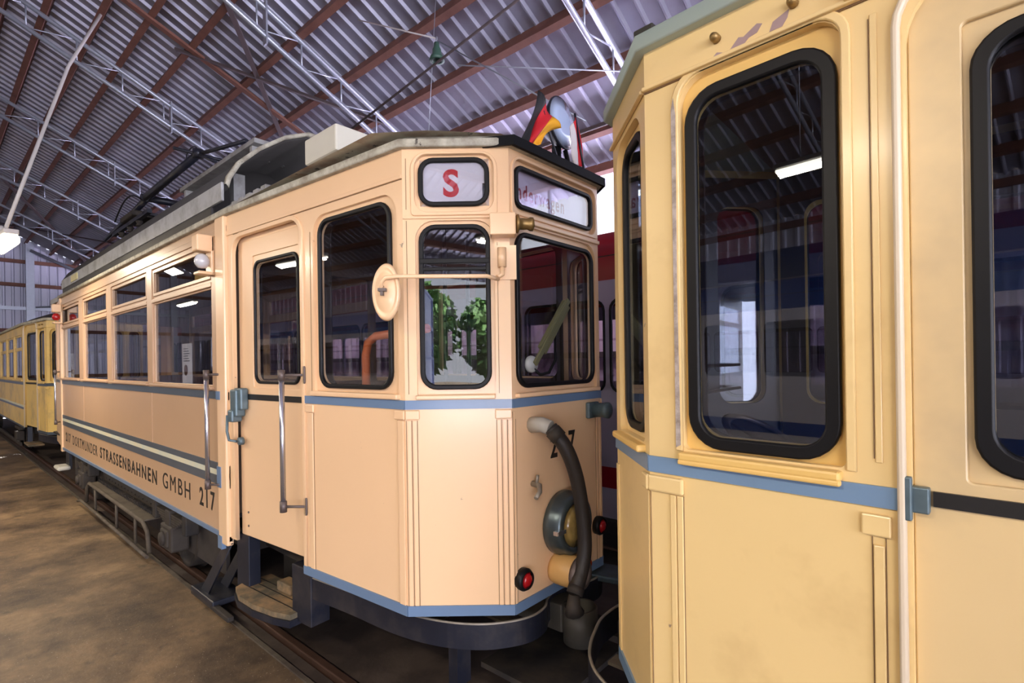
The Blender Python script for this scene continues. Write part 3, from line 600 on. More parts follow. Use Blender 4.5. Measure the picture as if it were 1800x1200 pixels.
    MB().box(-.016, .016, 0, .50, .02, .036, M @ T(.165, 1.95, 0) @ RZ(-R(41)), bev=.004).box(-.034, .034, .10, .47, .005, .03, M @ T(.175, 1.95, 0) @ RZ(-R(41)), bev=.004).build('wiper_arm', mat('wiper_olive', (.12, .12, .06), .5), w1)
    MB().tube([(.165, 1.93, .01), (.22, 1.89, .02), (.30, 1.90, .02), (.37, 1.97, .015), (.38, 2.12, .01)], .009, M).build('wiper_hose', RUBBER, w1)
    # thick hose with nozzle
    h = MB().tube([(.16, 1.615, 0), (.165, 1.62, .07), (.175, 1.605, .12)], [.045, .042, .04], M).build('hose', mat('hose_nozzle', (.42, .40, .34), .5), rt_)
    pts = smooth3([(.175, 1.605, .12), (.225, 1.50, .18), (.285, 1.36, .20), (.335, 1.20, .20), (.362, 1.05, .20), (.368, .93, .20), (.345, .83, .20), (.305, .76, .20), (.265, .70, .20)])
    MB().tube(pts, .040, M, n=16).build('rubber_hose', HOSE, h)
    MB().tube([(.18, 1.59, .13), (.195, 1.55, .165)], .045, M, 16).build('hose_clamp', RUST, h); MB().tube([(.285, .735, .20), (.26, .70, .20)], .045, M, 16).build('hose_clamp', RUST, h)
    MB().tube([(.26, .70, .20), (.25, .64, .20), (.26, .60, .20)], [.03, .04, .055], M).build('hose_coupling', RUST, h)
    # ---- gutter and cab roof
    A, B, Cc = tr.A, tr.B, tr.C; xs = A.x-tr.len
    def outline(o):
        return [(xs, -A.y-o), (A.x, -A.y-o), (B.x+o*.4, -B.y-o*.95), (Cc.x+o, -Cc.y-o*.3), (Cc.x+o, Cc.y+o*.3), (B.x+o*.4, B.y+o*.95), (A.x, A.y+o), (xs, A.y+o)]
    me = plate(outline(.035), [], .045, .008); MB().mesh(me, T(0, 0, 3.10)).build('roof_gutter', LIP, rt_)
    MB().mesh(plate([(B.x+.02, -B.y-.045), (Cc.x+.045, -Cc.y-.02), (Cc.x+.045, Cc.y+.02), (B.x+.02, B.y+.045), (B.x, B.y), (Cc.x-.03, Cc.y-.03), (Cc.x-.03, -Cc.y+.03), (B.x, -B.y)], [], .055, .006), T(0, 0, 3.095)).build('front_gutter', RUBBER, rt_) if False else strap_(([(-.10, -.53), (.045, -.452), (.045, .452), (-.38, .80)]), 3.098, 3.15, .02).build('front_gutter', mat('tarred_gutter', (.004, .0045, .006), .6, chip=(.12, .12, .11), chip_amt=.24, spec=.15), rt_)
    me = plate([(x_, y_*.97) for x_, y_ in outline(-.01)], [], .04, .01); MB().mesh(me, T(0, 0, 3.14)).build('gutter_cap', LIP, rt_)
    # cab dome
    b = MB(); rows = []
    n = 10
    for i in range(n+1):
        t = i/n; x = A.x-.1+(0-A.x+.08)*t; half = (.94 if x < B.x else .94-(x-B.x)*1.15)*(1); half = max(half, .45)
        hgt = .07*(math.cos(t*PI/2)**.6 if t < 1 else 0)
        rows.append([(x, -half+2*half*k/12, 3.17+hgt*math.sin(PI*k/12)**.7) for k in range(13)])
    b.grid(rows).build('platform_roof', mat('weathered_roof_paint', (.55, .53, .43), .6, var=.1, dirt=(.26, .13, .07), dirt_amt=.42, dscale=5, chip=(.1, .09, .08), chip_amt=.34, cscale=9), rt_, recalc=False)
    # saloon arched roof: open-fronted lantern
    arch = [(-.80, 3.44), (-.78, 3.52), (-.70, 3.66), (-.53, 3.83), (-.30, 4.00), (-.08, 4.10), (.08, 4.10), (.30, 4.00), (.53, 3.83), (.70, 3.66), (.78, 3.52), (.80, 3.44)]
    X1 = -4.65+1.818; X2 = -12.2+1.818
    b = MB(); b.grid([[(X2, y, z) for y, z in arch], [(X1, y, z) for y, z in arch]]); b.build('saloon_roof', mat('roof_canvas', (.045, .042, .04), .8, var=.2, scale=6), rt_, solid=.03)
    b = MB(); sm = []
    for k in range(len(arch)-1):
        for q in range(4): t = q/4; sm.append((X1, arch[k][0]*(1-t)+arch[k+1][0]*t, arch[k][1]*(1-t)+arch[k+1][1]*t))
    sm.append((X1, *arch[-1])); b.grid([[Vector(p)+Vector((dx, p[1]*s_, s_+.02)) for p in sm] for dx, s_ in ((-.02, -.014), (.04, -.014), (.04, .016), (-.02, .016), (-.02, -.014))]); b.build('roof_front_arch', LIP, rt_)
    MB().grid([[(X1-1.2, y, z-.02) for y, z in arch], [(X1-1.2, y, 3.16) for y, z in arch]]).build('lantern_bulkhead', INTD, rt_)
    MB().box(X1-.45, X1-.36, -.60, -.50, 3.15, 3.72).build('lantern_post', GREY, rt_)
    for sd in (-1, 1):
        MB().box(X2+.3, X1+.02, sd*.832-.012, sd*.832+.012, 3.335, 3.49, bev=.006).build('roof_side_board', mat('side_board_paint', (.42, .43, .43), .5, var=.1, dirt=(.2, .19, .17), dirt_amt=.4, dscale=5), rt_)
        MB().box(X2+.3, X1-.25, sd*.82-.01, sd*.82+.01, 3.18, 3.335).build('clerestory_band', INTD, rt_)
    MB().box(-11.0+1.818, -10.5+1.818, -.855, -.84, 3.36, 3.46).build('roof_marker', MARK, rt_)
    b = MB()
    for k in range(5): b.box(X1+.05+k*.14, X1+.14+k*.14, -.78, -.60, 3.27, 3.33, bev=.01)
    b.box(X1-.1, X1+.75, -.83, -.80, 3.18, 3.27); b.build('roof_step', GREY, rt_)['kind'] = 'stuff'
    MB().box(-3.24+1.818, -2.90+1.818, -.79, -.53, 3.18, 3.27).box(-3.27+1.818, -2.88+1.818, -.82, -.51, 3.275, 3.44, bev=.012).build('roof_box', WHITE, rt_)
    for yy, (xa, xb) in ((-.16, (-7.6+1.818, -5.35+1.818)), (.16, (-7.6+1.818, -5.35+1.818))):
        MB().box(xa, xb, yy-.11, yy+.11, 4.20, 4.25, bev=.004).box(xa+.1, xa+.16, yy-.09, yy+.09, 4.08, 4.2).box(xb-.16, xb-.1, yy-.09, yy+.09, 4.08, 4.2).build('running_board', GREY, rt_)
    # pantograph
    pg = thing  # (part, built below)
    ox = 1.818; base = MB()
    for y in (-.35, .35): base.box(-10.6+ox, -8.6+ox, y-.03, y+.03, 4.12, 4.18, bev=.005)
    for x in (-10.4, -9.6, -8.8): base.box(x-.03+ox, x+.03+ox, -.38, .38, 4.13, 4.17)
    pb = base.build('pantograph', NAVY, rt_)
    b = MB()
    for y in (-.32, .32):
        b.tube([(-11.4+ox, y, 4.20), (-9.55+ox, y*.9, 4.36), (-8.9+ox, y*.95, 4.40)], [.03, .045, .045]);
    b.build('lower_arm', NAVY, pb)
    b = MB(); b.tube([(-8.9+ox, -.32, 4.40), (-6.85+ox, -.30, 4.47)], [.055, .045]); b.tube([(-8.9+ox, -.38, 4.40), (-8.9+ox, .38, 4.40)], .05); b.tube([(-8.9+ox, .32, 4.40), (-6.85+ox, .30, 4.47)], [.055, .045]); b.build('upper_arm', NAVY, pb)
    b = MB(); b.lathe([(0, -.04), (.06, -.04), (.06, .05), (0, .05)], T(-6.82+ox, -.30, 4.47)); b.tube([(-6.82+ox, -.3, 4.47), (-5.9+ox, -.12, 4.42)], .022); b.tube([(-6.82+ox, -.3, 4.47), (-6.3+ox, -.3, 4.25)], .02)
    b.tube([(-6.85+ox+.18*math.cos(t)-.2, -.30, 4.54+.07*math.sin(t)) for t in [k*2*PI/16 for k in range(17)]], .009, n=6); b.tube([(-6.85+ox, -.55, 4.48), (-6.85+ox, .55, 4.48)], .02); b.build('collector_head', NAVY, pb)
    b = MB(); b.tube([(-10.3+ox+1.6*k/10, -.40, 4.30+.22*math.sin(PI*k/10)) for k in range(11)], .012, n=6); b.tube([(-10.1+ox+1.6*k/10, .30, 4.34+.24*math.sin(PI*k/10)) for k in range(11)], .012, n=6); b.build('cable_loop', RUBBER, pb)
    b = MB()
    for x in (-10.2, -9.7, -9.2): b.lathe([(0, 0), (.05, 0), (.03, .03), (.05, .06), (.03, .09), (.05, .12), (0, .14)], T(x+ox, -.33, 4.05))
    b.box(-9.9+ox, -9.2+ox, -.42, .1, 4.20, 4.28, bev=.02); b.build('insulator_set', RUST, pb)
    # ---- searchlight on the roof front
    sx, sy, sz = -.30, 0.0+.60, 3.44
    sx = -.46
    M3 = toward((sx, .68, 3.74), (1, .10, .06)) @ Matrix.Diagonal((1.1, 1.1, 1.0, 1))
    h = MB().lathe([(0, -.14), (.06, -.13), (.13, -.06), (.168, 0), (.176, .01), (.176, .024), (.168, .026)], M3, n=32).build('searchlight', NAVY, rt_)
    MB().lathe([(0, .045), (.08, .042), (.168, .026)], M3, n=32).build('lens', LENSB, h)
    MB().tube([(sx-.04, .68, 3.16), (sx-.05, .68, 3.58)], .025).tube([(sx+.06, .56, 3.16), (sx+.03, .62, 3.40), (sx+.0, .66, 3.56)], .018).tube([(sx+.05, .84, 3.16), (sx+.0, .74, 3.56)], .018).build('lamp_stand', RUBBER, h)
    MB().box(sx+.10, sx+.18, .62, .70, 3.34, 3.42, bev=.02).build('sensor_box', mat('grey_plastic', (.35, .34, .38), .4), h)
    # ---- underframe
    cab = 0.0
    b = MB(); zt = .60
    b.box(xs+.1, A.x-.1, -.78, .78, .48, .64); b.box(A.x-.1, -.45, -.66, .66, .50, .63); b.build('underframe', RUST, rt_)
    b = MB(); b.box(A.x-7.0, A.x-.55, -.80, -.77, .18, .60); b.box(A.x-7.0, A.x-.55, .77, .80, .18, .60); b.build('truck_side_plate', mat('riveted_dark_steel', (.05, .042, .038), .7, .2, var=.35, scale=12), rt_)
    for ax in (-5.75+ox, -9.7+ox):
        for sd in (-1, 1):
            wh = MB().lathe([(0, -.05), (.08, -.05), (.1, -.02), (.27, -.02), (.29, -.05), (.33, -.05), (.335, .05), (.36, .06), (.36, .075), (0, .075)], T(ax, sd*.755, .350) @ RX(PI/2 if sd > 0 else -PI/2) , n=36).build('wheel', RUST, rt_)
        MB().tube([(ax, -.9, .35), (ax, .9, .35)], .06).build('axle', RUST, rt_)
        sd = -1
        b = MB(); b.box(ax-.16, ax+.16, -.98, -.82, .22, .46, bev=.02); b.box(ax-.10, ax+.10, -1.0, -.96, .26, .42, bev=.02); b.lathe([(0, 0), (.07, 0), (.06, .03), (0, .04)], T(ax, -.995, .34) @ RX(PI/2)); b.build('axle_box', TAN, rt_)
        b = MB()
        for k in range(6): hl = .42-.055*k; b.box(ax-hl, ax+hl, -.95, -.86, .56-.022*k-.01, .578-.022*k-.01)
        b.box(ax-.06, ax+.06, -.965, -.845, .44, .60, bev=.01); b.build('leaf_spring', TAN, rt_)
        for dx in (-.45, .45): MB().box(ax+dx-.05, ax+dx+.05, -.96, -.84, .44, .62, bev=.015).build('spring_hanger', RUST, rt_)
        b = MB(); b.tube([(ax+.45*math.cos(t), -.80, .33+.42*math.sin(t)) for t in [R(20+k*14) for k in range(11)]], .02, n=6); b.build('wheel_guard', TAN, rt_)
    # life guard rack between the axles
    pts = [(-9.15+ox, -1.0, .12), (-9.1+ox, -1.0, .32), (-8.95+ox, -1.0, .40), (-6.4+ox, -1.0, .37), (-6.25+ox, -1.0, .30), (-6.2+ox, -1.0, .10)]
    lg = MB().tube(pts, .022).box(-9.0+ox, -6.35+ox, -1.0, -.86, .385, .40).build('life_guard', TANL, rt_)
    b = MB()
    for k in range(40): b.box(-8.95+ox+k*.065, -8.92+ox+k*.065, -.90, -.86, .40, .44)
    b.build('guard_rack', RUST, lg)['kind'] = 'stuff'
    MB().tube([(-9.6+ox, -1.02, .06), (-9.4+ox, -1.02, .10), (-6.2+ox, -1.02, .06)], .018).build('guard_rail', TANL, lg)
    for x in (-8.6, -7.5, -6.7): MB().tube([(x+ox, -1.0, .39), (x+ox, -1.0, .08)], .014).build('guard_leg', TANL, lg)
    MB().box(-8.4+ox, -6.6+ox, -.70, .70, .16, .48, bev=.03).build('motor_casing', RUST, rt_)
    b = MB()
    for k in range(60):
        b.lathe([(0, .008), (.009, .006), (.011, 0)], T(-10.6+ox+(k % 30)*.16, -.80, .52-.09*(k//30)) @ RX(PI/2), n=6)
    b.build('rivet_row', RUST, rt_)['kind'] = 'stuff'
    # sloping guard brackets ahead of the axle
    b = MB()
    for y in (-.95, -.80): b.mesh(plate([(-4.86+ox, .10), (-4.70+ox, .10), (-4.20+ox, .62), (-4.32+ox, .62)], [], .012, 0), T(0, y, 0) @ RX(PI/2))
    b.box(-5.0+ox, -4.5+ox, -1.0, -.75, .05, .10, bev=.01); b.build('guard_bracket', NAVY, rt_)
    MB().box(-5.0+ox, -4.2+ox, -1.0, -.95, .03, .07, bev=.01).build('guard_beam', RUST, rt_)
    # steps
    Mc, Lc = tr.frames(-1)['cab']
    b = MB(); b.box(.02, .20, .28, .70, -.12, -.03, Mc, bev=.006).build('step_hanger', NAVY, rt_)
    b = MB(); b.box(.80, 1.02, .27, .64, -.16, -.02, Mc, bev=.006).build('step_hanger', NAVY, rt_)
    stp = [(.10, -.25), (.86, -.25), (.86, .03), (.72, .07), (.5, .095), (.28, .085), (.12, .03), (.08, -.05)]
    MS = Mc @ RX(-PI/2)   # local (x, y->outward?) 
    so = MB().prism([(x_, -y_) for x_, y_ in stp][::-1], .295, .33, Mc @ Matrix(((1, 0, 0, 0), (0, 0, 1, 0), (0, -1, 0, 0), (0, 0, 0, 1)))).build('step_board', WOOD, rt_, recalc=True)
    MB().prism([(x_*1.01, -y_-.01) for x_, y_ in stp][::-1], .25, .294, Mc @ Matrix(((1, 0, 0, 0), (0, 0, 1, 0), (0, -1, 0, 0), (0, 0, 0, 1)))).build('step_frame', NAVY, so, recalc=True)
    b = MB()
    for z_ in (-.03, -.10, -.16): b.box(.12, .84, .330, .3325, z_-.003, z_+.003, Mc)
    b.build('step_groove', BLACK, so)
    MB().box(.42, .60, .33, .40, -.22, -.12, Mc, bev=.01).build('step_block', WOOD, so)
    MB().box(.2, .9, .30, .60, -.32, -.30, Mc).build('step_riser', BLACK, rt_)
    # bumper: bent steel strap
    half = [(-1.58, -.84), (-1.4, -.845), (-1.0, -.80), (-.60, -.765), (-.32, -.69), (-.13, -.58), (-.02, -.45), (.03, -.33), (.02, -.21), (-.03, -.12), (-.06, -.0)]
    pts = half+[(x_, -y_) for x_, y_ in half[::-1][1:]]
    def strap(pts, z0, z1, th):
        P = [Vector(p) for p in pts]; ou, inn = [], []
        for i, p in enumerate(P):
            d = (P[min(i+1, len(P)-1)]-P[max(i-1, 0)]).normalized(); n_ = Vector((d.y, -d.x)); ou.append(p+n_*th/2); inn.append(p-n_*th/2)
        b = MB(); b.grid([[(p.x, p.y, z) for p in ps] for ps, z in ((ou, z0), (ou, z1), (inn, z1), (inn, z0), (ou, z0))], smooth=False); return b
    def smooth_pts(P, n=5):
        out = []
        for i in range(len(P)-1):
            p0, p1, p2, p3 = [Vector(P[max(0, min(len(P)-1, i+k))]) for k in (-1, 0, 1, 2)]
            for k in range(n):
                t = k/n; out.append(.5*((2*p1)+(p2-p0)*t+(2*p0-5*p1+4*p2-p3)*t*t+(3*p1-p0-3*p2+p3)*t**3))
        out.append(Vector(P[-1])); return out
    tr.strap = strap; tr.smooth_pts = smooth_pts; SP = smooth_pts(pts)
    bo = strap(SP, .455, .585, .014).build('bumper', NAVY, rt_)
    MB().tube([(p.x, p.y, .587) for p in SP], .008, n=6).build('bumper_edge', EDGE, bo)
    MB().box(-.45, -.02, -.46, -.38, .56, .575, RZ(0)).build('bumper_stay', TANL, bo)
    MB().box(-.35, -.28, -.60, -.50, .20, .47).build('bumper_stay', NAVY, bo)
    # coupler
    co_ = MB(); co_.box(-.3, .05, -.09, .09, .40, .56, bev=.01); co_.lathe([(0, 0), (.10, 0), (.10, .2), (.085, .2), (.08, .05), (0, .05)], T(.13, -.02, .36)); c = co_.build('coupler', mat('coupler_iron', (.06, .055, .045), .6, .3, var=.3), rt_)
    MB().box(.03, .07, -.02, .06, .36, .52).box(.0, .2, -.015, .0, .42, .45).build('coupler_pin', RUST, c)
    MB().box(-.6, .28, .18, .22, .30, .34).box(-.3, .25, -.4, .5, .22, .25).build('coupler_link', RUST, c)
    MB().box(-.25, .30, .30, .52, .56, .60, RZ(.25), bev=.01).build('step_plate', BGREY, rt_)
    # ---- rear platform (seen at a grazing angle)
    xr = 2*A.x-tr.len+.5
    for side in (-1, 1):
        F = tr.frames(side, True, 2*A.x-tr.len-2*0); 
        M, L_ = F['cab']; panel(tr, 'rear_platform_panel', M, 0, 1.15, .66, 3.10, [(.15, .85, 1.80, 2.85, .1)], [(.17, .83, 1.84, 2.8, .08)])
        MB().box(0, 1.15, 1.72, 1.768, -.002, .008, M).build('belt_stripe', SLATE, rt_)
    xr = xs-1.15
    MB().box(xr-.02, xr, -.86, .86, .66, 1.75).box(xr-.02, xr, -.86, -.75, 1.75, 3.1).box(xr-.02, xr, .75, .86, 1.75, 3.1).box(xr-.02, xr, -.86, .86, 2.8, 3.12).build('rear_panel', CREAM, rt_)
    MB().box(xr-.05, xs+.02, -.93, .93, 3.10, 3.18).build('rear_roof', GREY, rt_)
    MB().box(xr, xs, -.80, .80, .48, .66).build('rear_underframe', NAVY, rt_); MB().box(xr+.55, xr+.95, -1.0, -.82, .24, .31, bev=.03).build('rear_step_board', WHITE, rt_)
    MB().box(xr+.6, xr+.9, -.84, -.80, .25, .66).build('step_hanger', NAVY, rt_)
    # ---- interior
    MB().box(xr, -.25, -.90, .90, .80, .83).build('interior_floor', INTD, rt_) if False else MB().box(xr, A.x, -.92, .92, .80, .83).box(A.x, -.5, -.72, .72, .70, .73).build('interior_floor', INTD, rt_)
    MB().box(xs, A.x, -.9, .9, 3.02, 3.05).box(A.x, -.45, -.74, .74, 3.02, 3.05).build('interior_ceiling', INTW, rt_)
    for side in (-1, 1):
        MB().box(xs+.02, A.x-.02, side*.90-.01, side*.90+.01, .83, 1.76).build('interior_panelling', INTW, rt_)
    Mb = Matrix(((0, 0, 1, A.x-.06), (1, 0, 0, 0), (0, 1, 0, 0), (0, 0, 0, 1)))
    MB().mesh(plate(rrect(-.9, .9, .83, 3.02, .01), [rrect(-.78, -.36, 1.8, 2.7, .03), rrect(-.3, .3, .85, 2.75, .03), rrect(.36, .78, 1.8, 2.7, .03)], .04, 0), Mb).build('platform_bulkhead', INTW, rt_)
    Mb2 = Matrix(((0, 0, 1, xs+.02), (1, 0, 0, 0), (0, 1, 0, 0), (0, 0, 0, 1)))
    MB().mesh(plate(rrect(-.9, .9, .83, 3.02, .01), [rrect(-.78, -.36, 1.8, 2.7, .03), rrect(-.3, .3, .85, 2.75, .03), rrect(.36, .78, 1.8, 2.7, .03)], .04, 0), Mb2).build('platform_bulkhead', INTW, rt_)
    for i in range(7):
        for yy in (-.55, .55):
            x = xs+.75+i*.92
            s_ = MB().box(x-.22, x+.22, yy-.28, yy+.28, 1.20, 1.25, bev=.01).box(x-.24, x-.20, yy-.28, yy+.28, 1.25, 1.78, bev=.01).box(x-.2, x+.2, yy-.03, yy+.03, .83, 1.2).build('seat', SEAT, rt_)
    # copper coloured duct, controller and brake column on the platform
    MB().tube([(-2.93+ox+.0, -.60, .9), (-2.93+ox, -.60, 2.02), (-2.90+ox, -.60, 2.10), (-2.83+ox, -.59, 2.14), (-2.40+ox, -.52, 2.17)], .027, n=14).build('bent_rail', COPPER, rt_)
    MB().box(-.72, -.50, -.45, -.1, .73, 1.65, bev=.03).lathe([(0, 0), (.1, 0), (.1, .05), (0, .06)], T(-.6, -.28, 1.65)).build('controller', mat('controller_grey', (.18, .19, .19), .4), rt_)
    for y in (-.1, .12): MB().tube([(-.9, y, .73), (-.9, y, 3.0)], .014).build('grab_pole', NAVY, rt_)
    return tr

T1 = tram1()

def trailer(label, X0, flip, paint, accent, stripe, B, zb0, zb1, ztop, saloon, wins=True, gl=GLASS, detail=True, roofm=GREY, lip=LIP):
    tr = Tram(label, X0, flip, paint, B=B, zb0=zb0, zb1=zb1, ztop=ztop, saloon=saloon); rt_ = tr.root
    hd = ztop-.14; st = zb1+.035
    for side in (-1, 1):
        F = tr.frames(side); M, L_ = F['saloon']
        n = max(int(L_/1.66), 1); wd = (L_-.3)/n
        reb = [(.15+i*wd+.1, .15+(i+1)*wd-.1, st+.02, hd-.05, .015) for i in range(n)]
        panel(tr, 'saloon_side_panel', M, 0, L_, tr.z0+.03, ztop, reb, [None]*n)
        for q in reb:
            fo = MB().mesh(plate(rrect(q[0]-.01, q[1]+.01, q[2]-.01, q[3]+.01, .01), [rrect(q[0]+.03, q[1]-.03, q[2]+.03, q[3]-.36, .01), rrect(q[0]+.04, q[1]-.04, q[3]-.28, q[3]-.04, .01)], .018, .004), M @ T(0, 0, -.034)).build('saloon_window', paint, rt_)
            MB().box(q[0], q[1], q[2], q[3], -.030, -.026, M).build('window_pane', gl, fo)
            MB().box(q[0]-.04, q[1]+.04, q[2]-.04, q[2]-.01, -.01, .025, M, bev=.006).build('window_sill', paint, rt_)
        MB().box(0, L_, zb0, zb1, -.002, .008, M).build('belt_stripe', stripe, rt_)
        MB().box(0, L_, 1.10, 1.14, -.002, .008, M).build('pale_waist_stripe', LINE, rt_); MB().box(0, L_, 1.05, 1.10, -.002, .008, M).build('lower_waist_stripe', SLATE, rt_)
        MB().box(0, L_, .635, .67, -.01, .012, M).build('skirt_stripe', stripe, rt_)
        # cab: window at the corner end, door towards the saloon
        M, L_ = F['cab']; q0 = L_-.72
        rb = (L_-.60, L_-.128, zb1+.035, hd-.005, (.02, .09, .07, .02))
        b = MB(); dl_, dr = .10, L_-.742
        b.mesh(plate([(0, .66), (dl_, .66)]+[p for p in rrect(dl_, dr, .66, 2.90, (0, .14, .14, 0))[::-1] if p[1] > .7]+[(dr, .66), (dr, tr.z0), (L_, tr.z0), (L_, ztop), (0, ztop)], [rrect(*rb)], .028, 0), M @ T(0, 0, -.028))
        b.build('cab_side_panel', paint, rt_)
        MB().mesh(plate(rrect(rb[0]-.01, rb[1]+.01, rb[2]-.01, rb[3]+.01, .01), [rrect(L_-.565, L_-.175, zb1+.085, hd-.09, .08)], .014, 0), M @ T(0, 0, -.042)).build('window_rebate', accent if detail else paint, rt_)
        window(tr, M, L_-.588, L_-.142, zb1+.042, hd-.05, .11, gw=.040 if detail else .026, name='cab_window', depth=-.030, glassm=gl)
        sl = MB().box(L_-.592, L_-.122, zb1+.0, zb1+.028, -.01, .034, M, bev=.008).box(L_-.592, L_-.122, zb1-.012, zb1+.004, .012, .034, M, bev=.005).build('window_sill', accent if detail else paint, rt_)
        # surrounds and mouldings
        MB().mesh(plate(arch_band(L_-.625, L_-.105, zb1+.03, hd+.02, (.10, .09), .024), [], .014, .004), M @ T(0, 0, -.004)).build('window_surround', paint, rt_)
        MB().box(L_-.71, L_, hd, hd+.014, 0, .022, M, bev=.004).build('cornice_moulding', paint, rt_)
        MB().mesh(plate(arch_band(dl_-.02, L_-.714, .66, 2.925, (.13, .13), .018), [], .026, .006), M @ T(0, 0, -.004)).build('door_surround', mat('worn_pale_bead', (.72, .61, .45), .4, chip=(.4, .3, .2), chip_amt=.3), rt_)
        if detail: MB().mesh(plate([(L_-.124, zb1+.05), (L_-.107, zb1+.04), (L_-.106, hd-.10), (L_-.114, hd-.06), (L_-.122, hd-.12), (L_-.119, zb1+.6)], [], .003, 0), M @ T(0, 0, .0085)).build('bare_patch', mat('bare_grey_wood', (.50, .43, .38), .7, var=.25, scale=25, dirt=(.22, .17, .13), dirt_amt=.45, dscale=20), rt_)
        MB().box(L_-.685, L_-.66, .68, zb0-.10, 0, .008, M, bev=.003).build('pilaster', paint, rt_)
        MB().box(L_-.70, L_-.635, zb0-.075, zb0-.02, 0, .014, M, bev=.004).build('pilaster_cap', paint, rt_)
        MB().box(L_-.683, L_-.667, zb1+.06, 2.86, -.001, .005, M, bev=.002).build('panel_seam', paint, rt_)
        for s_ in (L_-.115, L_-.09): MB().box(s_-.011, s_+.011, .68, zb0-.07, 0, .007, M, bev=.003).build('pilaster', paint, rt_)
        MB().box(L_-.13, L_+.0, zb0-.065, zb0-.01, 0, .018, M, bev=.007).build('pilaster_cap', paint, rt_)
        for s_, za, zc in ((L_-.657, .70, zb0-.08), (L_-.687, .70, zb0-.08), (L_-.664, zb1+.07, 2.85), (L_-.127, .70, zb0-.07), (L_-.003, .66, zb0-.07)):
            if detail: MB().box(s_-.0010, s_+.0010, za, zc, -.001, .003, M).build('open_seam', SEAM, rt_)
        if detail: MB().box(L_-.71, L_-.0, hd-.004, hd, 0, .006, M).build('open_seam', SEAM, rt_)
        MB().box(L_-.72, L_, zb0, zb1, -.002, .009, M).build('belt_stripe', stripe, rt_)
        MB().box(dr, L_, tr.z0-.005, tr.z0+.05, -.01, .008, M).build('skirt_stripe', stripe, rt_)
        lining(tr, M, .05, L_-.05, .75, ztop-.06, [(dl_+.19, dr-.15, zb1+.08, 2.70, .05), (L_-.56, L_-.17, zb1+.08, hd-.08, .08)], -.10)
        # door, slightly recessed; panels and gasketed light
        d = MB().mesh(plate(rrect(dl_-.01, dr+.01, .70, 2.92, .01), [rrect(dl_+.20, dr-.155, zb1+.075, 2.72, .07)], .02, 0), M @ T(0, 0, -.055)).mesh(plate(rrect(dl_+.02, dr-.0, .705, 2.90, .005), [rrect(dl_+.13, dr-.105, zb1+.03, 2.765, .012)], .016, .004), M @ T(0, 0, -.037)).build('platform_door', DOORC if detail else paint, rt_)
        MB().mesh(plate(rrect(dl_+.165, dr-.118, zb1+.05, 2.735, .09), [rrect(dl_+.205, dr-.155, zb1+.095, 2.70, .065)], .022, .006), M @ T(0, 0, -.038)).build('door_window', RUBBER, d)
        MB().mesh(plate(rrect(dl_+.17, dr-.13, zb1+.06, 2.72, .07), [], .004, 0), M @ T(0, 0, -.043)).build('door_pane', gl, d)
        MB().box(dl_, dr-.04, zb1-.002-.035, zb1+.0, -.022, -.012, M).build('door_strip', BLACK, d)
        MB().box(dr-.035, dr+.018, zb1-.055, zb1+.01, -.02, .008, M, bev=.004).box(dr-.002, dr+.018, zb1-.075, zb1+.035, .0, .02, M, bev=.004).build('door_latch', BGREY, d)
        # bolts on the fascia
        for s_ in (L_-.262, L_-.487): MB().lathe([(0, .03), (.010, .03), (.014, .02), (.014, 0)], M @ T(s_, hd+.075, 0), n=14).build('fascia_bolt', BRASS, rt_)
        MB().box(L_-.665, L_-.615, 2.91, 2.96, 0, .03, M, bev=.005).build('fascia_bracket', paint, rt_)
        if detail and side > 0:
            pl = mat('bared_primer', (.36, .25, .24), .7, var=.15, scale=20)
            for poly in ([(.30, 2.925), (.33, 2.955), (.345, 2.95), (.385, 2.972), (.40, 2.965), (.385, 2.945), (.36, 2.94), (.34, 2.922)], [(.42, 2.93), (.43, 2.955), (.475, 2.972), (.47, 2.95), (.455, 2.93)], [(.245, 2.925), (.262, 2.938), (.28, 2.93), (.272, 2.922)]):
                MB().mesh(plate([(L_-x_, z_) for x_, z_ in poly], [], .0015, 0), M).build('bare_patch', pl, rt_)
        # corner facet
        M, L2 = F['corner']
        rb = (.06, L2-.065, zb1+.035, hd-.02, (.02, .10, .10, .02))
        panel(tr, 'corner_panel', M, 0, L2, tr.z0, ztop, [rb], [(.115, L2-.12, zb1+.085, hd-.08, .08)], t=.03)
        lining(tr, M, .03, L2-.03, .75, ztop-.06, [(.11, L2-.115, zb1+.08, hd-.08, .08)], -.08)
        window(tr, M, .09, L2-.095, zb1+.055, hd-.055, .10, gw=.034 if detail else .024, name='corner_window', depth=-.036, glassm=gl)
        MB().box(.05, L2-.05, zb1+.0, zb1+.028, -.01, .034, M, bev=.008).build('window_sill', accent if detail else paint, rt_)
        MB().box(0, L2, zb0, zb1, -.002, .008, M).build('belt_stripe', stripe, rt_); MB().box(0, L2, tr.z0-.005, tr.z0+.05, -.01, .008, M).build('skirt_stripe', stripe, rt_)
        MB().box(0, L2, hd, hd+.012, 0, .018, M, bev=.004).build('cornice_moulding', paint, rt_)
        for s_ in (.015, L2-.03, L2-.01): MB().box(s_-.009, s_+.009, .68, zb0-.07, 0, .006, M, bev=.002).build('pilaster', paint, rt_)
        MB().box(-.01, .05, zb0-.065, zb0-.01, 0, .018, M, bev=.007).build('pilaster_cap', paint, rt_)
    M, _ = tr.frames(-1)['front']; W = tr.C.y*2
    panel(tr, 'front_panel', M, 0, W, tr.z0, ztop, [(.05, W-.05, zb1+.035, hd-.02, .10)], [(.1, W-.1, zb1+.085, hd-.08, .08)])
    window(tr, M, .08, W-.08, zb1+.06, hd-.06, .09, name='front_window', glassm=gl)
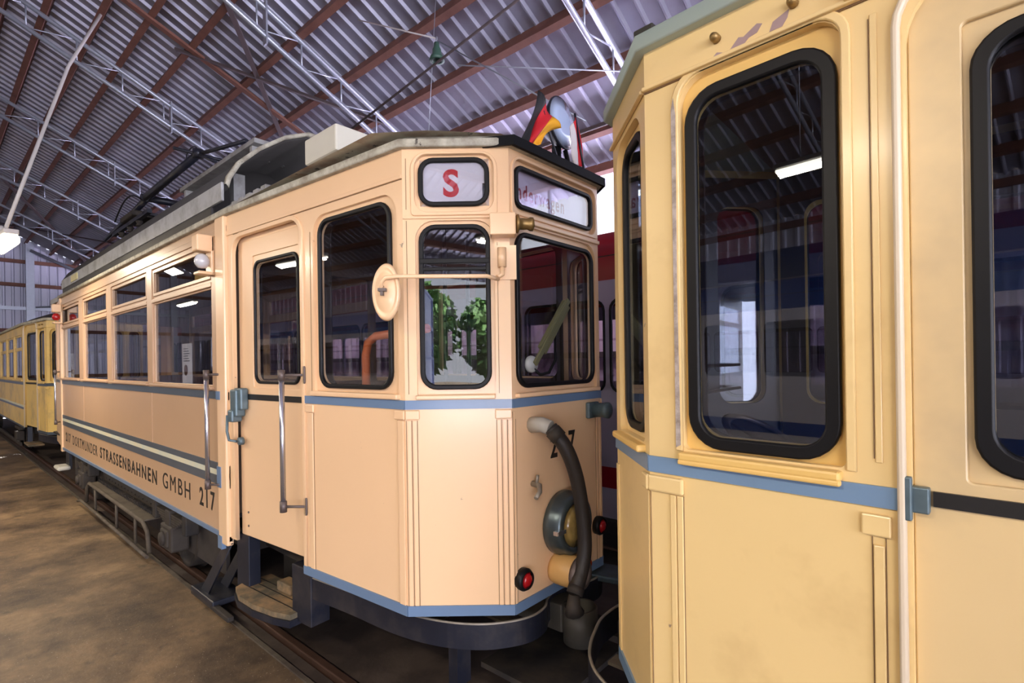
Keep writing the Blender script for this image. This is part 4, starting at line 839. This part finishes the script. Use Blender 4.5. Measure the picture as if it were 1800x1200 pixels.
    MB().box(0, W, zb0, zb1, -.002, .008, M).build('belt_stripe', stripe, rt_); MB().box(0, W, tr.z0-.005, tr.z0+.05, -.01, .008, M).build('skirt_stripe', stripe, rt_)
    h = MB().lathe([(0, 0), (.12, 0), (.12, .06), (.1, .08), (0, .07)], M @ T(W/2, 1.15, 0)).build('headlight', NAVY, rt_)
    # roof edge
    A, B_, Cc = tr.A, tr.B, tr.C; xs = A.x-tr.len
    def outline(o): return [(xs, -A.y-o), (A.x, -A.y-o), (B_.x+o*.4, -B_.y-o*.95), (Cc.x+o, -Cc.y-o*.3), (Cc.x+o, Cc.y+o*.3), (B_.x+o*.4, B_.y+o*.95), (A.x, A.y+o), (xs, A.y+o)]
    MB().mesh(plate(outline(.04), [], .055, .006), T(0, 0, ztop)).build('roof_gutter', lip, rt_)
    b = MB(); rows = []; N_ = 14
    for i in range(N_+1):
        t = i/N_; x = xs+(Cc.x-xs)*t; dd = (Cc.x-x); half = .96 if x < A.x else (.96-(x-A.x)*.076 if x < B_.x else B_.y-(x-B_.x)*(B_.y-Cc.y)/(Cc.x-B_.x))
        hg = .30*min(1, (dd/1.4+.02))**.5
        rows.append([(x, -half+2*half*k/12, ztop+.05+hg*math.sin(PI*k/12)**.75) for k in range(13)])
    b.grid(rows).build('tram_roof', roofm, rt_)
    if detail:
        M, L_ = tr.frames(1)['cab']
        MB().box(L_-.055, L_+.02, ztop+.045, ztop+.075, -.02, .035, M, bev=.005).build('gutter_patch', mat('burnt_tar', (.03, .028, .02), .8), rt_)
    # underframe and bumper
    MB().box(xs+.1, A.x-.1, -.78, .78, .48, .64).box(A.x-.1, -.4, -.64, .64, .50, .63).build('underframe', RUST, rt_)
    for ax in (A.x-1.5, A.x-tr.len+1.5):
        for sd in (-1, 1): MB().lathe([(0, -.05), (.33, -.05), (.335, .05), (.36, .06), (.36, .075), (0, .075)], T(ax, sd*.755, .350) @ RX(PI/2 if sd > 0 else -PI/2), n=30).build('wheel', RUST, rt_)
        MB().box(ax-.16, ax+.16, -.98, -.82, .22, .46, bev=.02).build('axle_box', TAN, rt_); MB().box(ax-.42, ax+.42, -.95, -.86, .50, .57, bev=.01).build('leaf_spring', TAN, rt_)
    MB().box(A.x-tr.len+.6, A.x-.5, -.99, -.95, .20, .26).build('guard_beam', TAN, rt_)
    MB().box(A.x+.05, A.x+.8, -.98, -.72, .29, .33, bev=.01).build('step_board', WOOD, rt_); MB().box(A.x+.02, A.x+.12, -.92, -.84, .30, .66).build('step_hanger', NAVY, rt_)
    half = [(-1.3, -.84), (-.9, -.81), (-.55, -.76), (-.22, -.67), (.02, -.57), (.14, -.47), (.21, -.36), (.26, -.24), (.30, -.12), (.31, 0)]
    SP = T1.smooth_pts(half+[(x_, -y_) for x_, y_ in half[::-1][1:]])
    bo = T1.strap(SP, .44, .58, .014).build('bumper', NAVY, rt_)
    MB().tube([(p.x, p.y, .582) for p in SP], .008, n=6).build('bumper_edge', EDGE, bo)
    for y in (.36, -.36): MB().box(-.45, .09, y-.04, y+.04, .545, .56).build('bumper_stay', TANL, bo)
    cp = MB().box(-.3, .10, -.09, .09, .40, .56, bev=.01).lathe([(0, 0), (.10, 0), (.10, .2), (.085, .2), (.08, .05), (0, .05)], T(.15, 0, .36)).build('coupler', MAT['coupler_iron'], rt_)
    # interior
    MB().box(xs, -.5, -.72, .72, .70, .74).build('interior_floor', INTD, rt_)
    MB().box(xs, A.x, -.9, .9, ztop-.05, ztop-.03).box(A.x, -.4, -.70, .70, ztop-.05, ztop-.03).build('interior_ceiling', INTW, rt_)
    Mb = Matrix(((0, 0, 1, A.x-.06), (1, 0, 0, 0), (0, 1, 0, 0), (0, 0, 0, 1)))
    MB().mesh(plate(rrect(-.9, .9, .74, ztop-.05, .01), [rrect(-.3, .3, .8, 2.7, .03), rrect(-.78, -.38, 1.75, 2.65, .03), rrect(.38, .78, 1.75, 2.65, .03)], .04, 0), Mb).build('platform_bulkhead', INTW, rt_)
    if detail:
        sw = thing
        st_ = MB().lathe([(.17, -.012), (.19, 0), (.17, .012), (.15, 0), (.17, -.012)], toward((-.55, .18, 1.62), (-.5, .1, .8)), n=28).tube([(-.55, .18, 1.60), (-.45, .18, .75)], .03).tube([(-.55-.14, .16, 1.56), (-.55+.14, .2, 1.68)], .012).build('hand_brake_wheel', DULL, rt_)
        for z in (1.93, 1.80): MB().tube([(-.22, -.55, z), (-.22, .55, z)], .008).build('window_bar', DULL, rt_)
    return tr
NEAR = trailer('large yellow-cream tram end with peeling paint, closest to the camera', -1.19, True, YELL, YELL2, BLUE2, (-.342, .81), 1.575, 1.63, 3.045, 5.0, gl=GLASSN, lip=GREEN)
FARc = trailer('yellow tram coupled behind tram 217, under the gable wall', -13.5, False, YELL3, YELL3, SLATE, (-.38, .81), 1.60, 1.66, 2.92, 10.0, detail=False, roofm=mat('dark_roof', (.03, .028, .028), .8))
FARc.root['label'] = 'yellow dark-roofed tram coupled behind tram 217, below the gable wall'

# ------------------------------------------------------------------ flags
def flag(name, lab, base, top, patch, bands, seed, fold=.03):
    g = thing(name, lab, 'flag', base, 0); o = Vector(base); MB().tube([(0, 0, 0), Vector(top)-o], .008, n=8).build('flag_pole', NAVY, g)
    A0, B0, A1, B1 = [Vector(p)-o for p in patch]; n = len(bands); nn = (B0-A0).cross(A1-A0).normalized()
    for i, m_ in enumerate(bands):
        rows = []
        for j in range(5):
            a = (i+j/4)/n; rows.append([(A0*(1-a)+A1*a)*(1-k/12)+(B0*(1-a)+B1*a)*(k/12)+nn*(fold*math.sin(a*9+k*.35+seed))+up*(.05*math.sin(PI*k/12)*(a-.3)) for k in range(13)])
        MB().grid(rows).build('flag_cloth', m_, g, solid=.002)
    return g
flag('national_flag', 'black, red and gold flag drooping beside the roof searchlight', (-2.05, 2.90, 3.19), (-2.07, 2.66, 3.70), ((-2.06, 2.648, 3.71), (-2.06, 2.465, 3.315), (-2.02, 2.830, 3.51), (-2.02, 2.60, 3.33)), (FLAGK, FLAGR, FLAGY), 0, .022)
flag('small_flag', 'small red and white flag on the tram roof, on the far side of the searchlight', (-1.93, 2.99, 3.18), (-1.96, 2.915, 3.62), ((-1.95, 2.83, 3.48), (-1.95, 2.90, 3.26), (-1.95, 2.925, 3.61), (-1.95, 2.985, 3.28)), (FLAGW, FLAGR), 2, .012)
# posters standing in the saloon windows
for x, lab, h in ((-5.30, 'tall white poster with printed pictures in the first saloon window', .38), (-10.62, 'narrow white poster in the last saloon window', .40)):
    g = thing('poster', lab, 'poster', (x, 1.60, 1.79), 0)
    MB().box(-.13, .13, 0, .003, 0, h).build('paper_sheet', mat('poster_paper', (.72, .70, .72), .6), g)
    b = MB(); 
    for k in range(6): b.box(-.09, .03+.02*(k % 3), -.002, -.0005, h-.05-k*.022, h-.043-k*.022)
    b.build('printed_text', BLACK, g)['kind'] = 'stuff'
    MB().lathe([(0, .002), (.05, .001)], T(-.03, -.001, .14) @ RX(PI/2), n=18).build('printed_picture', mat('poster_ink', (.2, .12, .1), .6), g)
for x, w_ in ((-5.0, .28), (-4.72, .2)):
    tag(MB().box(x-w_/2, x+w_/2, 1.62, 1.72, 2.70, 2.765, bev=.005).build('yellow_box', mat('yellow_card', (.62, .34, .03), .6)), 'wide flat yellow box behind the upper pane of the first saloon window' if w_ > .25 else 'short yellow box behind the upper pane, close to the marker lamp', 'box')

# ------------------------------------------------------------------ red and white light rail vehicle
def railcar(lab, X0, X1, Y0, Y1, body, band, name='light_rail_vehicle'):
    g = thing(name, lab, 'light rail vehicle', ((X0+X1)/2, (Y0+Y1)/2, 0)); ox, oy = (X0+X1)/2, (Y0+Y1)/2; hl = (X1-X0)/2; hw = (Y1-Y0)/2
    pitchw = 1.05
    for sd in (-1, 1):
        M = Matrix(((1, 0, 0, 0), (0, 0, -1, -hw), (0, 1, 0, 0), (0, 0, 0, 1))) if sd < 0 else Matrix(((1, 0, 0, 0), (0, 0, 1, hw), (0, 1, 0, 0), (0, 0, 0, 1)))
        # window edges phased so that one pillar stands at world X = -2.59
        n0 = math.ceil((X0+2.59)/pitchw)+0; hs = []; k = n0
        while -2.59+(k+1)*pitchw < X1-.2:
            hs.append((-2.59+k*pitchw+.035-ox, -2.59+(k+1)*pitchw-.035-ox)); k += 1
        b = MB().mesh(plate(rrect(-hl, hl, .94, 2.73, .0), [rrect(a, c, 1.66, 2.54, .10, 4) for a, c in hs], .04, 0), M @ T(0, 0, -.04)); b.build('side_wall', body, g)
        MB().box(-hl, hl, .74, .94, -.04, .004, M).build('waist_stripe', band, g); MB().box(-hl, hl, .45, .74, -.04, .0, M).build('skirt', body, g)
        MB().box(-hl, hl, 2.73, 2.96, -.04, .004, M).build('roof_band', band, g); MB().box(-hl, hl, 2.955, 2.965, -.03, .006, M).build('band_groove', BLACK, g)
        for a, c in hs:
            if sd < 0:
                f = MB().mesh(plate(rrect(a-.012, c+.012, 1.648, 2.552, .11, 4), [rrect(a+.012, c-.012, 1.672, 2.528, .09, 4)], .016, .003), M @ T(0, 0, -.008)).build('window', RUBBER, g)
                MB().box(a, c, 1.66, 2.54, -.02, -.016, M).box(a+.01, c-.01, 2.15, 2.17, -.018, -.004, M).build('window_pane', GLASSR, f)
    prof = [(-hw, 2.96), (-hw, 3.10), (-hw+.10, 3.20), (-hw*.5, 3.30), (0, 3.33), (hw*.5, 3.30), (hw-.10, 3.20), (hw, 3.10), (hw, 2.96)]
    MB().grid([[(-hl, y, z) for y, z in prof], [(hl, y, z) for y, z in prof]]).build('roof', mat('vehicle_roof_grey', (.30, .29, .32), .6), g)
    for sd in (-1, 1): MB().grid([[(-hl, sd*(-y+.004 if 0 else abs(y)+.004), z+.004) for y, z in prof[:3]], [(hl, sd*(abs(y)+.004), z+.004) for y, z in prof[:3]]]).build('roof_edge', band, g)
    for x in (-hl, hl-.04): MB().box(x, x+.04, -hw+.02, hw-.02, .45, 3.2).build('end_wall', body, g)
    MB().box(-hl+.05, hl-.05, -hw+.05, hw-.05, .40, .46).box(-hl+.05, hl-.05, -hw+.05, hw-.05, .9, .94).build('floor_frame', INTD, g)
    for x in (-hl*.6, hl*.6):
        MB().box(x-1.2, x+1.2, -.7, .7, .15, .42, bev=.05).build('bogie', RUST, g)
        for dx in (-.8, .8):
            for y in (-.72, .72): MB().lathe([(0, -.05), (.32, -.05), (.32, .05), (0, .05)], T(x+dx, y, .336) @ RX(PI/2)).build('wheel', RUST, g)
    for k in range(6): MB().tube([(-2.9-ox-k*1.4+3, -hw*.4, .94), (-2.9-ox-k*1.4+3, -hw*.4, 2.95)], .018).build('grab_pole', DULL, g)
    return g
GLASSR = glass('vehicle_glass', (.88, .84, .88), 1.35)
railcar('red and white light rail vehicle standing behind the cream trams', -20, 7, 4.35, 6.6, WHT, REDT)
railcar('blue and white light rail vehicle across the aisle, mirrored in the windows', -24, 1.0, -7.6, -5.3, mat('white_vehicle_paint', (.6, .6, .66), .3), mat('blue_vehicle_paint', (.03, .08, .3), .25))
